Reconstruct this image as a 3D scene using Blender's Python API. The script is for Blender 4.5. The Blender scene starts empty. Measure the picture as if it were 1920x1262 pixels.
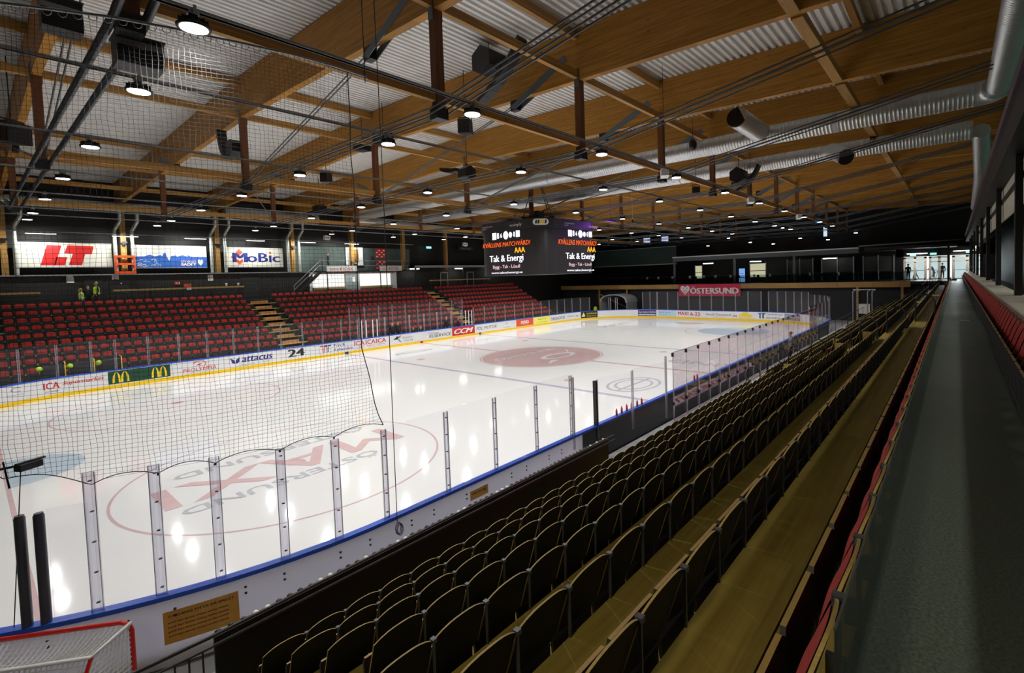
import bpy, math, random
import numpy as np
from mathutils import Vector, Matrix, Euler
random.seed(7); RNG = np.random.RandomState(5)
SC = bpy.context.scene
COL = SC.collection
PI = math.pi
# ------------------------------------------------------------------ camera
CAM_YAW, CAM_PITCH, CAM_ROLL = math.radians(38.737), math.radians(-2.3567), math.radians(-1.7708)
CAM_LOC = Vector((-26.567, -23.87, 5.827))
fw = Vector((math.cos(CAM_PITCH)*math.cos(CAM_YAW), math.cos(CAM_PITCH)*math.sin(CAM_YAW), math.sin(CAM_PITCH)))
rt0 = Vector((math.sin(CAM_YAW), -math.cos(CAM_YAW), 0)); up0 = rt0.cross(fw)
rt = rt0*math.cos(CAM_ROLL) + up0*math.sin(CAM_ROLL)
up = -rt0*math.sin(CAM_ROLL) + up0*math.cos(CAM_ROLL)
cam = bpy.data.cameras.new('camera'); cam_o = bpy.data.objects.new('camera', cam); COL.objects.link(cam_o)
cam.sensor_width = 36; cam.lens = 909/1920*36
cam.shift_x = (960-1063)/1920; cam.shift_y = (555-631)/1920
cam.clip_start = .05; cam.clip_end = 300
cam_o.matrix_world = Matrix(((rt.x, up.x, -fw.x, CAM_LOC.x), (rt.y, up.y, -fw.y, CAM_LOC.y), (rt.z, up.z, -fw.z, CAM_LOC.z), (0, 0, 0, 1)))
SC.camera = cam_o
# ------------------------------------------------------------------ exposure, world
SC.view_settings.view_transform = 'Standard'; SC.view_settings.look = 'None'
SC.view_settings.exposure = 0.0; SC.view_settings.gamma = 1; SC.view_settings.use_curve_mapping = False
SC.cycles.use_denoising = True
SC.cycles.max_bounces = 8; SC.cycles.diffuse_bounces = 3; SC.cycles.glossy_bounces = 3
SC.cycles.transmission_bounces = 4; SC.cycles.transparent_max_bounces = 24
SC.cycles.sample_clamp_indirect = 4; SC.cycles.caustics_reflective = False; SC.cycles.caustics_refractive = False
world = bpy.data.worlds.new('world'); SC.world = world; world.use_nodes = True
world.node_tree.nodes['Background'].inputs[0].default_value = (.02, .022, .025, 1)
world.node_tree.nodes['Background'].inputs[1].default_value = .1
LAMP_W = 115.0; LAMP_SPREAD = math.radians(150)
def area_light(name, loc, size, size_y, power, color, direction, spread=PI, shape='RECTANGLE', parent=None):
    l = bpy.data.lights.new(name, 'AREA'); l.shape = shape; l.size = size
    if shape in ('RECTANGLE', 'ELLIPSE'): l.size_y = size_y
    l.energy = power; l.color = color; l.spread = spread
    o = bpy.data.objects.new(name, l); COL.objects.link(o); o.location = loc
    o.rotation_euler = Vector(direction).to_track_quat('-Z', 'Y').to_euler()
    if parent: o.parent = parent
    return o
# assumed strip lights, unseen, above the boxes behind the walkway, lighting walkway and treads
for i in range(9):
    area_light('assumed_strip_light', (-23+i*6, -26.2, 7.45), 4.5, .12, 20, (1, .93, .74), (0, .6, -.8), math.radians(115))
# assumed warm lamp, unseen behind the camera, added to light the near end of the stand (its housing is built with the fittings)
area_light('assumed_lamp_light', (-29.6, -22.6, 8.24), .5, .5, 95, (1, .86, .52), (.55, .12, -.8), math.radians(140), 'DISK')
# ------------------------------------------------------------------ mesh builder
class MB:
    def __init__(s): s.v = []; s.f = []; s.m = []; s.sm = []
    def add(s, vs, fs, mi=0, smooth=False):
        b = len(s.v); s.v.extend([tuple(map(float, p)) for p in vs])
        for i, q in enumerate(fs):
            s.f.append(tuple(b+k for k in q)); s.m.append(mi[i] if isinstance(mi, (list, tuple)) else mi); s.sm.append(smooth)
        return s
    def box(s, x0, x1, y0, y1, z0, z1, mi=0):
        if x0 > x1: x0, x1 = x1, x0
        if y0 > y1: y0, y1 = y1, y0
        if z0 > z1: z0, z1 = z1, z0
        vs = [(x0,y0,z0),(x1,y0,z0),(x1,y1,z0),(x0,y1,z0),(x0,y0,z1),(x1,y0,z1),(x1,y1,z1),(x0,y1,z1)]
        return s.add(vs, [(0,3,2,1),(4,5,6,7),(0,1,5,4),(1,2,6,5),(2,3,7,6),(3,0,4,7)], mi)
    def obox(s, c, ex, ey, ez, mi=0):
        c, ex, ey, ez = map(Vector, (c, ex, ey, ez))
        vs = [c+ex*a+ey*b+ez*d for a, b, d in ((-1,-1,-1),(1,-1,-1),(1,1,-1),(-1,1,-1),(-1,-1,1),(1,-1,1),(1,1,1),(-1,1,1))]
        return s.add(vs, [(0,3,2,1),(4,5,6,7),(0,1,5,4),(1,2,6,5),(2,3,7,6),(3,0,4,7)], mi)
    def bar(s, p, q, w, h, mi=0, upv=(0,0,1)):
        p, q = Vector(p), Vector(q); d = (q-p); L = d.length; d.normalize()
        u = Vector(upv); r = d.cross(u)
        if r.length < 1e-4: r = d.cross(Vector((1,0,0)))
        r.normalize(); u = r.cross(d)
        return s.obox((p+q)/2, d*L/2, r*w/2, u*h/2, mi)
    def tube(s, pts, r, n=8, caps=True, mi=0, smooth=True):
        pts = [Vector(p) for p in pts]; k = len(pts); rs = r if isinstance(r, (list, tuple)) else [r]*k
        vs = []; prev = None
        for i, p in enumerate(pts):
            t = (pts[min(i+1, k-1)]-pts[max(i-1, 0)]).normalized()
            if prev is None:
                a = Vector((0,0,1)) if abs(t.z) < .9 else Vector((1,0,0))
                u = t.cross(a).normalized()
            else:
                u = (prev-t*prev.dot(t)).normalized()
            prev = u; w = t.cross(u)
            for j in range(n):
                an = 2*PI*j/n; vs.append(p+u*(math.cos(an)*rs[i])+w*(math.sin(an)*rs[i]))
        fs = [(i*n+j, i*n+(j+1) % n, (i+1)*n+(j+1) % n, (i+1)*n+j) for i in range(k-1) for j in range(n)]
        s.add(vs, fs, mi, smooth)
        if caps: s.add(vs[:n], [tuple(range(n-1, -1, -1))], mi); s.add(vs[-n:], [tuple(range(n))], mi)
        return s
    def lathe(s, c, prof, n=16, mi=0, smooth=True):      # prof: (r, z) from bottom to top around +z
        c = Vector(c); vs = [c+Vector((r*math.cos(2*PI*j/n), r*math.sin(2*PI*j/n), z)) for r, z in prof for j in range(n)]
        k = len(prof)
        fs = [(i*n+j, i*n+(j+1) % n, (i+1)*n+(j+1) % n, (i+1)*n+j) for i in range(k-1) for j in range(n)]
        fs += [tuple(range(n-1, -1, -1)), tuple((k-1)*n+j for j in range(n))]
        return s.add(vs, fs, mi, smooth)
    def prism(s, poly, o, ux, uy, dv, mi=0):             # poly in (u,v) swept by dv
        o, ux, uy, dv = map(Vector, (o, ux, uy, dv)); n = len(poly)
        a = [o+ux*u+uy*v for u, v in poly]; b = [p+dv for p in a]
        return s.add(a+b, [tuple(range(n-1, -1, -1)), tuple(range(n, 2*n))]+[(i, (i+1) % n, n+(i+1) % n, n+i) for i in range(n)], mi)
    def grid(s, P, mi=0, smooth=True, flip=False):       # P: rows of points
        R, Cn = len(P), len(P[0]); vs = [p for row in P for p in row]
        fs = [(i*Cn+j, i*Cn+j+1, (i+1)*Cn+j+1, (i+1)*Cn+j) for i in range(R-1) for j in range(Cn-1)]
        if flip: fs = [q[::-1] for q in fs]
        return s.add(vs, fs, mi, smooth)
    def mesh(s, name, mats):
        me = bpy.data.meshes.new(name); me.from_pydata(s.v, [], s.f)
        for m in (mats if isinstance(mats, (list, tuple)) else [mats]): me.materials.append(m)
        me.polygons.foreach_set('material_index', s.m); me.polygons.foreach_set('use_smooth', s.sm)
        me.update(); return me
def link(name, me, parent=None, loc=None, rotz=None):
    o = bpy.data.objects.new(name, me); COL.objects.link(o)
    if parent: o.parent = parent
    if loc is not None: o.location = loc
    if rotz is not None: o.rotation_euler = (0, 0, rotz)
    return o
def obj(name, mb, mats, parent=None, loc=None, rotz=None): return link(name, mb.mesh(name, mats), parent, loc, rotz)
def tag(o, label=None, cat=None, group=None, kind=None):
    if label: o['label'] = label
    if cat: o['category'] = cat
    if group: o['group'] = group
    if kind: o['kind'] = kind
    return o
def empty(name, loc=(0,0,0), rotz=0, label=None, cat=None, group=None, kind=None):
    o = bpy.data.objects.new(name, None); COL.objects.link(o); o.location = loc; o.rotation_euler = (0,0,rotz)
    o.empty_display_size = .1
    return tag(o, label, cat, group, kind)
def struct(name, mb, mats, parent=None):
    o = obj(name, mb, mats, parent)
    if parent is None: o['kind'] = 'structure'
    return o
ORD = ['', 'first','second','third','fourth','fifth','sixth','seventh','eighth','ninth','tenth','eleventh','twelfth','thirteenth','fourteenth','fifteenth','sixteenth','seventeenth','eighteenth','nineteenth','twentieth']
def ordn(n):
    if n <= 20: return ORD[n]
    t = {2:'twenty',3:'thirty',4:'forty',5:'fifty',6:'sixty',7:'seventy',8:'eighty',9:'ninety'}
    if n < 100:
        if n % 10 == 0: return t[n//10][:-1]+'ieth'
        return t[n//10]+'-'+ORD[n % 10]
    return 'hundred-and-'+ordn(n-100)
# ------------------------------------------------------------------ materials
def NEW(name):
    m = bpy.data.materials.new(name); m.use_nodes = True
    return m, m.node_tree, m.node_tree.nodes['Principled BSDF']
def mat(name, col, rough=.6, metal=0, spec=.5, var=0, scale=8, stretch=None, bump=0, em=None, ems=0, col2=None):
    m, nt, b = NEW(name)
    b.inputs['Base Color'].default_value = (*col, 1); b.inputs['Roughness'].default_value = rough
    b.inputs['Metallic'].default_value = metal; b.inputs['Specular IOR Level'].default_value = spec
    if em: b.inputs['Emission Color'].default_value = (*em, 1); b.inputs['Emission Strength'].default_value = ems
    if var or bump:
        tc = nt.nodes.new('ShaderNodeTexCoord'); mp = nt.nodes.new('ShaderNodeMapping'); nz = nt.nodes.new('ShaderNodeTexNoise')
        if stretch: mp.inputs['Scale'].default_value = stretch
        nz.inputs['Scale'].default_value = scale; nz.inputs['Detail'].default_value = 5
        nt.links.new(tc.outputs['Object'], mp.inputs[0]); nt.links.new(mp.outputs[0], nz.inputs['Vector'])
        if var:
            rp = nt.nodes.new('ShaderNodeValToRGB'); c2 = col2 or tuple(c*(1-var) for c in col)
            rp.color_ramp.elements[0].position = .32; rp.color_ramp.elements[1].position = .68
            rp.color_ramp.elements[0].color = (*c2, 1); rp.color_ramp.elements[1].color = (*col, 1)
            nt.links.new(nz.outputs['Fac'], rp.inputs[0]); nt.links.new(rp.outputs[0], b.inputs['Base Color'])
        if bump:
            bp = nt.nodes.new('ShaderNodeBump'); bp.inputs['Strength'].default_value = bump; bp.inputs['Distance'].default_value = .01
            nt.links.new(nz.outputs['Fac'], bp.inputs['Height']); nt.links.new(bp.outputs[0], b.inputs['Normal'])
    return m
def wood(name, c1, c2, axis, lam=.045, lamaxis='z', rough=.55, knots=True):   # glulam: long grain along axis, thin lamella lines
    m, nt, b = NEW(name); N = nt.nodes.new; L = nt.links.new
    tc = N('ShaderNodeTexCoord'); mp = N('ShaderNodeMapping')
    sc = {'x': (.35, 9, 9), 'y': (9, .35, 9), 'z': (9, 9, .35)}[axis]; mp.inputs['Scale'].default_value = sc
    nz = N('ShaderNodeTexNoise'); nz.inputs['Scale'].default_value = 2.2; nz.inputs['Detail'].default_value = 6; nz.inputs['Roughness'].default_value = .65
    L(tc.outputs['Object'], mp.inputs[0]); L(mp.outputs[0], nz.inputs['Vector'])
    rp = N('ShaderNodeValToRGB'); rp.color_ramp.elements[0].position = .3; rp.color_ramp.elements[1].position = .72
    rp.color_ramp.elements[0].color = (*c2, 1); rp.color_ramp.elements[1].color = (*c1, 1)
    L(nz.outputs['Fac'], rp.inputs[0]); last = rp.outputs[0]
    # lamella-wise tone
    sp = N('ShaderNodeSeparateXYZ'); L(tc.outputs['Object'], sp.inputs[0])
    dv = N('ShaderNodeMath'); dv.operation = 'DIVIDE'; dv.inputs[1].default_value = lam; L(sp.outputs[lamaxis.upper()], dv.inputs[0])
    fl = N('ShaderNodeMath'); fl.operation = 'FLOOR'; L(dv.outputs[0], fl.inputs[0])
    dl = N('ShaderNodeMath'); dl.operation = 'DIVIDE'; dl.inputs[1].default_value = 3.1; L(sp.outputs[axis.upper()], dl.inputs[0])
    ad = N('ShaderNodeMath'); ad.operation = 'MULTIPLY_ADD'; ad.inputs[1].default_value = .37; L(fl.outputs[0], ad.inputs[0]); L(dl.outputs[0], ad.inputs[2])
    f2 = N('ShaderNodeMath'); f2.operation = 'FLOOR'; L(ad.outputs[0], f2.inputs[0])
    cb = N('ShaderNodeCombineXYZ'); L(fl.outputs[0], cb.inputs[0]); L(f2.outputs[0], cb.inputs[1])
    wn = N('ShaderNodeTexWhiteNoise'); L(cb.outputs[0], wn.inputs['Vector'])
    mr = N('ShaderNodeMapRange'); mr.inputs['To Min'].default_value = .8; mr.inputs['To Max'].default_value = 1.12; L(wn.outputs['Value'], mr.inputs['Value'])
    mx = N('ShaderNodeMix'); mx.data_type = 'RGBA'; mx.blend_type = 'MULTIPLY'; mx.inputs['Factor'].default_value = 1
    L(last, mx.inputs[6]); L(mr.outputs[0], mx.inputs[7]); last = mx.outputs[2]
    if knots:
        vo = N('ShaderNodeTexVoronoi'); vo.inputs['Scale'].default_value = 1
        m2 = N('ShaderNodeMapping'); m2.inputs['Scale'].default_value = {'x': (1.6, 4, 4), 'y': (4, 1.6, 4), 'z': (4, 4, 1.6)}[axis]
        L(tc.outputs['Object'], m2.inputs[0]); L(m2.outputs[0], vo.inputs['Vector'])
        r2 = N('ShaderNodeValToRGB'); r2.color_ramp.elements[0].position = .06; r2.color_ramp.elements[1].position = .1
        r2.color_ramp.elements[0].color = (.35, .3, .28, 1); r2.color_ramp.elements[1].color = (1, 1, 1, 1)
        L(vo.outputs['Distance'], r2.inputs[0])
        m3 = N('ShaderNodeMix'); m3.data_type = 'RGBA'; m3.blend_type = 'MULTIPLY'; m3.inputs['Factor'].default_value = .8
        L(last, m3.inputs[6]); L(r2.outputs[0], m3.inputs[7]); last = m3.outputs[2]
    L(last, b.inputs['Base Color']); b.inputs['Roughness'].default_value = rough; b.inputs['Specular IOR Level'].default_value = .3
    return m
def emit(name, col, s):
    m = bpy.data.materials.new(name); m.use_nodes = True; nt = m.node_tree; nt.nodes.clear()
    e = nt.nodes.new('ShaderNodeEmission'); e.inputs[0].default_value = (*col, 1); e.inputs[1].default_value = s
    o = nt.nodes.new('ShaderNodeOutputMaterial'); nt.links.new(e.outputs[0], o.inputs[0]); return m
def glass(name, tint=(1,1,1), refl=1.0, rough=.02, dirt=0.0, dcol=(.8,.8,.85)):
    m = bpy.data.materials.new(name); m.use_nodes = True; nt = m.node_tree; nt.nodes.clear(); N = nt.nodes.new; L = nt.links.new
    t = N('ShaderNodeBsdfTransparent'); t.inputs[0].default_value = (*tint, 1)
    g = N('ShaderNodeBsdfGlossy'); g.inputs['Roughness'].default_value = rough
    fr = N('ShaderNodeLayerWeight'); fr.inputs[0].default_value = .12
    mu = N('ShaderNodeMath'); mu.operation = 'MULTIPLY'; mu.inputs[1].default_value = refl; L(fr.outputs['Fresnel'], mu.inputs[0])
    mx = N('ShaderNodeMixShader'); L(mu.outputs[0], mx.inputs[0])
    src = t.outputs[0]
    if dirt:
        d = N('ShaderNodeBsdfDiffuse'); d.inputs[0].default_value = (*dcol, 1); m2 = N('ShaderNodeMixShader'); m2.inputs[0].default_value = dirt
        L(t.outputs[0], m2.inputs[1]); L(d.outputs[0], m2.inputs[2]); src = m2.outputs[0]
    L(src, mx.inputs[1]); L(g.outputs[0], mx.inputs[2])
    o = N('ShaderNodeOutputMaterial'); L(mx.outputs[0], o.inputs[0]); return m
M = {}
M['beam'] = wood('glulam_spruce', (.54,.265,.045), (.33,.145,.022), 'y')
M['beamx'] = wood('glulam_purlin', (.56,.31,.09), (.36,.18,.045), 'x')
M['post'] = wood('stained_post_wood', (.22,.085,.03), (.13,.045,.016), 'z', lamaxis='y')
M['column'] = wood('glulam_column', (.50,.29,.09), (.36,.19,.055), 'z', lamaxis='x')
M['deck'] = mat('galvanised_roof_sheet', (.90,.90,.88), .45, .0, .5, var=.12, scale=1.5)
M['black'] = mat('black_paint', (.006,.006,.007), .5)
M['blackwall'] = mat('black_stained_cladding', (.030,.030,.030), .6, var=.5, scale=3, stretch=(6,6,.6))
M['dark'] = mat('dark_grey_metal', (.02,.022,.025), .5)
M['steel'] = mat('zinc_steel', (.42,.45,.48), .42, .6)
M['rod'] = mat('grey_tie_rod', (.10,.11,.12), .45, .5)
M['plate'] = mat('grey_blue_steel_plate', (.12,.15,.18), .5, .3)
M['alu'] = mat('brushed_aluminium', (.62,.63,.66), .3, .7)
M['white'] = mat('white_plastic', (.82,.82,.82), .35, var=.06, scale=2)
M['boardwhite'] = mat('white_board_plastic', (.84,.84,.86), .32, var=.05, scale=1.2)
def make_board():
    m, nt, b = NEW('white_board_plastic'); N = nt.nodes.new; L = nt.links.new
    b.inputs['Base Color'].default_value = (.82,.82,.84,1); b.inputs['Roughness'].default_value = .32
    t = N('ShaderNodeBsdfTranslucent'); t.inputs[0].default_value = (.86,.85,.97,1); mx = N('ShaderNodeMixShader'); mx.inputs[0].default_value = .45
    L(b.outputs[0], mx.inputs[1]); L(t.outputs[0], mx.inputs[2]); L(mx.outputs[0], nt.nodes['Material Output'].inputs[0]); return m
M['boardthin'] = make_board()
M['blue'] = mat('blue_cap_plastic', (.012,.09,.62), .35)
M['yellow'] = mat('yellow_kick_plastic', (.92,.60,.0), .4)
M['red'] = mat('red_print', (.62,.02,.02), .45)
M['navy'] = mat('navy_print', (.02,.03,.22), .45)
M['ink'] = mat('black_print', (.02,.02,.022), .5)
M['greyink'] = mat('grey_print', (.28,.28,.30), .5)
M['dgreen'] = mat('dark_green_print', (.006,.06,.028), .5)
M['gold'] = mat('golden_yellow_print', (.93,.70,.02), .45)
M['lemon'] = mat('lemon_yellow_print', (.93,.88,.13), .45)
M['orangered'] = mat('orange_red_print', (.82,.09,.03), .45)
M['paleblue'] = mat('pale_blue_print', (.55,.74,.88), .45)
M['midblue'] = mat('sea_blue_print', (.03,.2,.66), .45, var=.5, scale=.6, col2=(.05,.08,.42))
M['cream'] = mat('cream_banner', (.80,.79,.70), .5, var=.04, scale=.8)
M['magenta'] = mat('crimson_banner', (.62,.012,.07), .5)
M['paper'] = mat('white_paper', (.85,.85,.83), .6)
M['orange'] = mat('orange_sign', (.75,.36,.05), .5, var=.15, scale=6)
M['ply'] = mat('plywood_edge', (.50,.35,.12), .5, var=.25, scale=20, stretch=(1,1,14))
M['seatblack'] = mat('black_laminate', (.0045,.0045,.005), .6, spec=.25)
M['seatgrey'] = mat('dark_grey_laminate', (.022,.022,.027), .5)
M['seatred'] = mat('red_upholstery', (.40,.014,.007), .8, var=.2, scale=30)
M['bracket'] = mat('grey_seat_bracket', (.10,.11,.13), .4, .5)
M['tread'] = wood('worn_tread_board', (.50,.385,.10), (.33,.24,.055), 'x', lam=.2, lamaxis='y', rough=.6, knots=False)
M['step'] = wood('orange_step_board', (.62,.36,.14), (.46,.25,.09), 'x', lam=.15, lamaxis='y', rough=.6, knots=False)
M['riser'] = mat('dark_riser', (.018,.016,.014), .7)
M['concrete'] = mat('grey_concrete', (.32,.32,.33), .8, var=.2, scale=3)
M['greenwall'] = mat('green_translucent_sheet', (.22,.46,.34), .25, 0, .6, var=.5, scale=1.2, stretch=(1.5,1,.3))
M['pvc'] = mat('clear_acrylic_post', (.55,.55,.66), .2)
M['glass'] = glass('rink_glass', (.985,.985,.995), .75, .015, .018)
M['glassR'] = glass('bench_glass', (.95,.92,.95), .35, .02, .012, (.7,.6,.7))
M['pane'] = glass('window_pane', (.6,.66,.66), 1, .02)
M['lens'] = emit('lamp_lens', (1,.985,.96), 12)
M['tube'] = emit('fluorescent_tube', (1,.98,.93), 7)
M['padgrey'] = mat('grey_violet_pad', (.05,.05,.07), .45)
M['exit'] = emit('exit_sign_light', (.35,.8,.75), 1.4)
M['kiosk'] = emit('lit_kiosk_panel', (1,1,.94), 1.05)
M['lobby'] = emit('lobby_wall_glow', (.93,.97,1), 1.6)
M['net'] = mat('black_netting', (.012,.012,.014), .6)
M['whitenet'] = mat('white_netting', (.92,.92,.92), .6)
M['goalred'] = mat('red_goal_paint', (.62,.02,.012), .3)
M['goalblue'] = mat('blue_goal_paint', (.02,.08,.30), .4)
M['duct'] = None
M['hivis'] = mat('yellow_hi_vis', (.55,.85,.03), .6)
M['skin'] = mat('skin', (.55,.33,.24), .6)
M['hairb'] = mat('brown_hair', (.22,.11,.04), .7)
M['hairl'] = mat('light_brown_hair', (.42,.27,.12), .7)
M['cloth'] = mat('dark_cloth', (.012,.012,.015), .8)
M['jeans'] = mat('blue_denim', (.04,.09,.25), .8)
M['greycloth'] = mat('grey_cloth', (.20,.20,.22), .8)
M['paleclo'] = mat('pale_cloth', (.55,.55,.55), .8)
M['screen'] = mat('led_screen_off', (.022,.020,.022), .45)
M['escr_red'] = emit('screen_orange_red', (1,.13,.02), 1.3)
M['escr_amb'] = emit('screen_amber', (1,.42,.02), 1.4)
M['escr_white'] = emit('screen_white', (.92,.9,1), 1.6)
M['escr_pink'] = emit('screen_pink', (1,.62,.72), 1.1)
M['bottle'] = mat('red_bottle', (.7,.04,.05), .35)
M['liftorange'] = mat('orange_lift_paint', (.78,.08,.01), .45)
M['purple'] = emit('assumed_purple_light', (.42,.1,1), 1.6)
def make_duct():
    m, nt, b = NEW('spiral_duct'); N = nt.nodes.new; L = nt.links.new
    b.inputs['Base Color'].default_value = (.62,.64,.65,1); b.inputs['Metallic'].default_value = .75; b.inputs['Roughness'].default_value = .38
    return m
M['duct'] = make_duct()
def make_ice():
    m, nt, b = NEW('rink_ice'); N = nt.nodes.new; L = nt.links.new
    tc = N('ShaderNodeTexCoord'); nz = N('ShaderNodeTexNoise'); nz.inputs['Scale'].default_value = .35; nz.inputs['Detail'].default_value = 6
    L(tc.outputs['Object'], nz.inputs['Vector'])
    rp = N('ShaderNodeValToRGB'); rp.color_ramp.elements[0].color = (.81,.81,.805,1); rp.color_ramp.elements[1].color = (.87,.87,.87,1)
    L(nz.outputs['Fac'], rp.inputs[0]); L(rp.outputs[0], b.inputs['Base Color'])
    n2 = N('ShaderNodeTexNoise'); n2.inputs['Scale'].default_value = 3; n2.inputs['Detail'].default_value = 8
    L(tc.outputs['Object'], n2.inputs['Vector'])
    mr = N('ShaderNodeMapRange'); mr.inputs['To Min'].default_value = .06; mr.inputs['To Max'].default_value = .12; L(n2.outputs['Fac'], mr.inputs['Value']); L(mr.outputs[0], b.inputs['Roughness'])
    b.inputs['Specular IOR Level'].default_value = .27
    return m
M['ice'] = make_ice()
def iceprint(name, col): 
    m = mat(name, col, .09, spec=.27, var=.1, scale=2); return m
M['ip_red'] = iceprint('faded_red_ice_paint', (.76,.55,.55))
M['ip_disc'] = iceprint('pale_red_ice_paint', (.70,.50,.50))
M['ip_line'] = iceprint('thin_red_ice_paint', (.70,.50,.52))
M['ip_blue'] = iceprint('faded_blue_ice_paint', (.55,.55,.68))
M['ip_crease'] = iceprint('pale_blue_ice_paint', (.55,.66,.76))
M['ip_grey'] = iceprint('faded_grey_ice_paint', (.58,.59,.63))
M['ip_white'] = iceprint('white_ice_paint', (.86,.85,.85))
def make_carpet():
    m, nt, b = NEW('speckled_walkway_floor'); N = nt.nodes.new; L = nt.links.new
    tc = N('ShaderNodeTexCoord'); nz = N('ShaderNodeTexNoise'); nz.inputs['Scale'].default_value = 60; nz.inputs['Detail'].default_value = 3
    n2 = N('ShaderNodeTexNoise'); n2.inputs['Scale'].default_value = .8
    L(tc.outputs['Object'], nz.inputs['Vector']); L(tc.outputs['Object'], n2.inputs['Vector'])
    rp = N('ShaderNodeValToRGB'); rp.color_ramp.elements[0].position = .3; rp.color_ramp.elements[1].position = .7
    rp.color_ramp.elements[0].color = (.06,.085,.075,1); rp.color_ramp.elements[1].color = (.14,.18,.16,1); L(nz.outputs['Fac'], rp.inputs[0])
    L(rp.outputs[0], b.inputs['Base Color'])
    mr = N('ShaderNodeMapRange'); mr.inputs['To Min'].default_value = .3; mr.inputs['To Max'].default_value = .5; L(n2.outputs['Fac'], mr.inputs['Value']); L(mr.outputs[0], b.inputs['Roughness'])
    return m
M['carpet'] = make_carpet()
# ------------------------------------------------------------------ lettering
_TX = {}
def text_np(s, off=0, sh=0):
    k = (s, sh)
    if k not in _TX:
        c = bpy.data.curves.new('lettering', 'FONT'); c.body = s; c.shear = sh; c.resolution_u = 2; c.fill_mode = 'FRONT'
        o = bpy.data.objects.new('lettering', c); m = bpy.data.meshes.new_from_object(o)
        v = np.array([p.co[:] for p in m.vertices]); f = [tuple(p.vertices) for p in m.polygons]
        bpy.data.objects.remove(o); bpy.data.curves.remove(c); bpy.data.meshes.remove(m)
        v[:, 0] -= v[:, 0].min(); _TX[k] = (v, f, v[:, 0].max(), v[:, 1].min(), v[:, 1].max())
    return _TX[k]
def text_on(mb, s, fn, u0, u1, v0, v1, off=.02, sh=0, mi=0):
    """fit text in the rectangle u0..u1, v0..v1 of a surface fn(u, v) -> point"""
    v, f, w, y0, y1 = text_np(s, off, sh)
    a, b, c = fn(u0, v0), fn(u0+.01, v0), fn(u0, v0+.01); nr = (b-a).cross(c-a).normalized()
    bold = [(0, 0)] if off < .008 else [(-off*.8, 1), (off*.8, 2), (0, 3)]          # bold: the glyphs again, shifted sideways, a hair proud
    for d, k in bold:
        pts = [fn(u0+(u1-u0)*(p[0]+d)/w, v0+(v1-v0)*(p[1]-y0)/(y1-y0))+nr*(.0006*k) for p in v]
        mb.add(pts, f, mi)
def poly_on(mb, poly, fn, mi=0): mb.add([fn(u, v) for u, v in poly], [tuple(range(len(poly)))], mi)
def rect_on(mb, fn, u0, u1, v0, v1, mi=0, n=1):
    us = [u0+(u1-u0)*i/n for i in range(n+1)]
    mb.grid([[fn(u, v0) for u in us], [fn(u, v1) for u in us]], mi, False)
def plane(o, ux, uy):
    o, ux, uy = map(Vector, (o, ux, uy)); return lambda u, v: o+ux*u+uy*v
# ================================================================== SETTING
RC = 8.5; SEGL = [43, RC*PI/2, 13, RC*PI/2, 43, RC*PI/2, 13, RC*PI/2]; PERIM = sum(SEGL)
def per(s, off=0.0):
    """rink outline, s metres along it (0 = start of the long side across the ice); off > 0 moves onto the ice"""
    s = s % PERIM; r = RC-off
    dirs = [(1,0), None, (0,-1), None, (-1,0), None, (0,1), None]
    starts = [(-21.5,15), (21.5,6.5), (30,6.5), (21.5,-6.5), (21.5,-15), (-21.5,-6.5), (-30,-6.5), (-21.5,6.5)]
    a0 = [0, PI/2, 0, 0, 0, -PI/2, 0, PI]
    for k in range(8):
        if s <= SEGL[k]+1e-9:
            if k % 2 == 0:
                d = dirs[k]; n = (d[1], -d[0]); x, y = starts[k]
                return Vector((x+d[0]*s+n[0]*off, y+d[1]*s+n[1]*off, 0))
            a = a0[k]-s/RC; cx, cy = starts[k]
            return Vector((cx+r*math.cos(a), cy+r*math.sin(a), 0))
        s -= SEGL[k]
S_ACC = [sum(SEGL[:k]) for k in range(9)]
def srange(s0, s1, step=.45):
    n = max(1, int(math.ceil((s1-s0)/step))); return [s0+(s1-s0)*i/n for i in range(n+1)]
def ribbon(mb, s0, s1, o0, o1, z0, z1, mi=0, step=.45):
    S = srange(s0, s1, step); Z = lambda s, o, z: per(s, o)+Vector((0,0,z))
    mb.grid([[Z(s, o1, z0) for s in S], [Z(s, o1, z1) for s in S]], mi, False)
    mb.grid([[Z(s, o1, z1) for s in S], [Z(s, o0, z1) for s in S]], mi, False)
    mb.grid([[Z(s, o0, z1) for s in S], [Z(s, o0, z0) for s in S]], mi, False)
    mb.grid([[Z(s, o0, z0) for s in S], [Z(s, o1, z0) for s in S]], mi, False)
    for s in (s0, s1): mb.add([Z(s,o0,z0), Z(s,o1,z0), Z(s,o1,z1), Z(s,o0,z1)], [(0,1,2,3)], mi)
# ---- floor under everything, ice
struct('floor', MB().box(-34, 44, -29, 28, -.3, -.06), M['concrete'])
mb = MB(); out = [per(s, .001) for s in srange(0, PERIM-.001, .4)][:-1]
mb.prism([(p.x, p.y) for p in out], (0,0,-.05), (1,0,0), (0,1,0), (0,0,.05))
ice = struct('floor_ice', mb, M['ice'])
def ice_part(name, mb, m): return obj(name, mb, m, ice)
ZI = .003
def ice_rect(name, x0, x1, y0, y1, m, z=ZI): ice_part(name, MB().add([(x0,y0,z),(x1,y0,z),(x1,y1,z),(x0,y1,z)], [(0,1,2,3)]), M[m])
def ice_ring(name, cx, cy, r0, r1, m, z=ZI, n=72, a0=0, a1=2*PI):
    A = [a0+(a1-a0)*i/n for i in range(n+1)]
    ice_part(name, MB().grid([[(cx+r*math.cos(a), cy+r*math.sin(a), z) for a in A] for r in (r0, r1)], 0, False), M[m])
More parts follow.
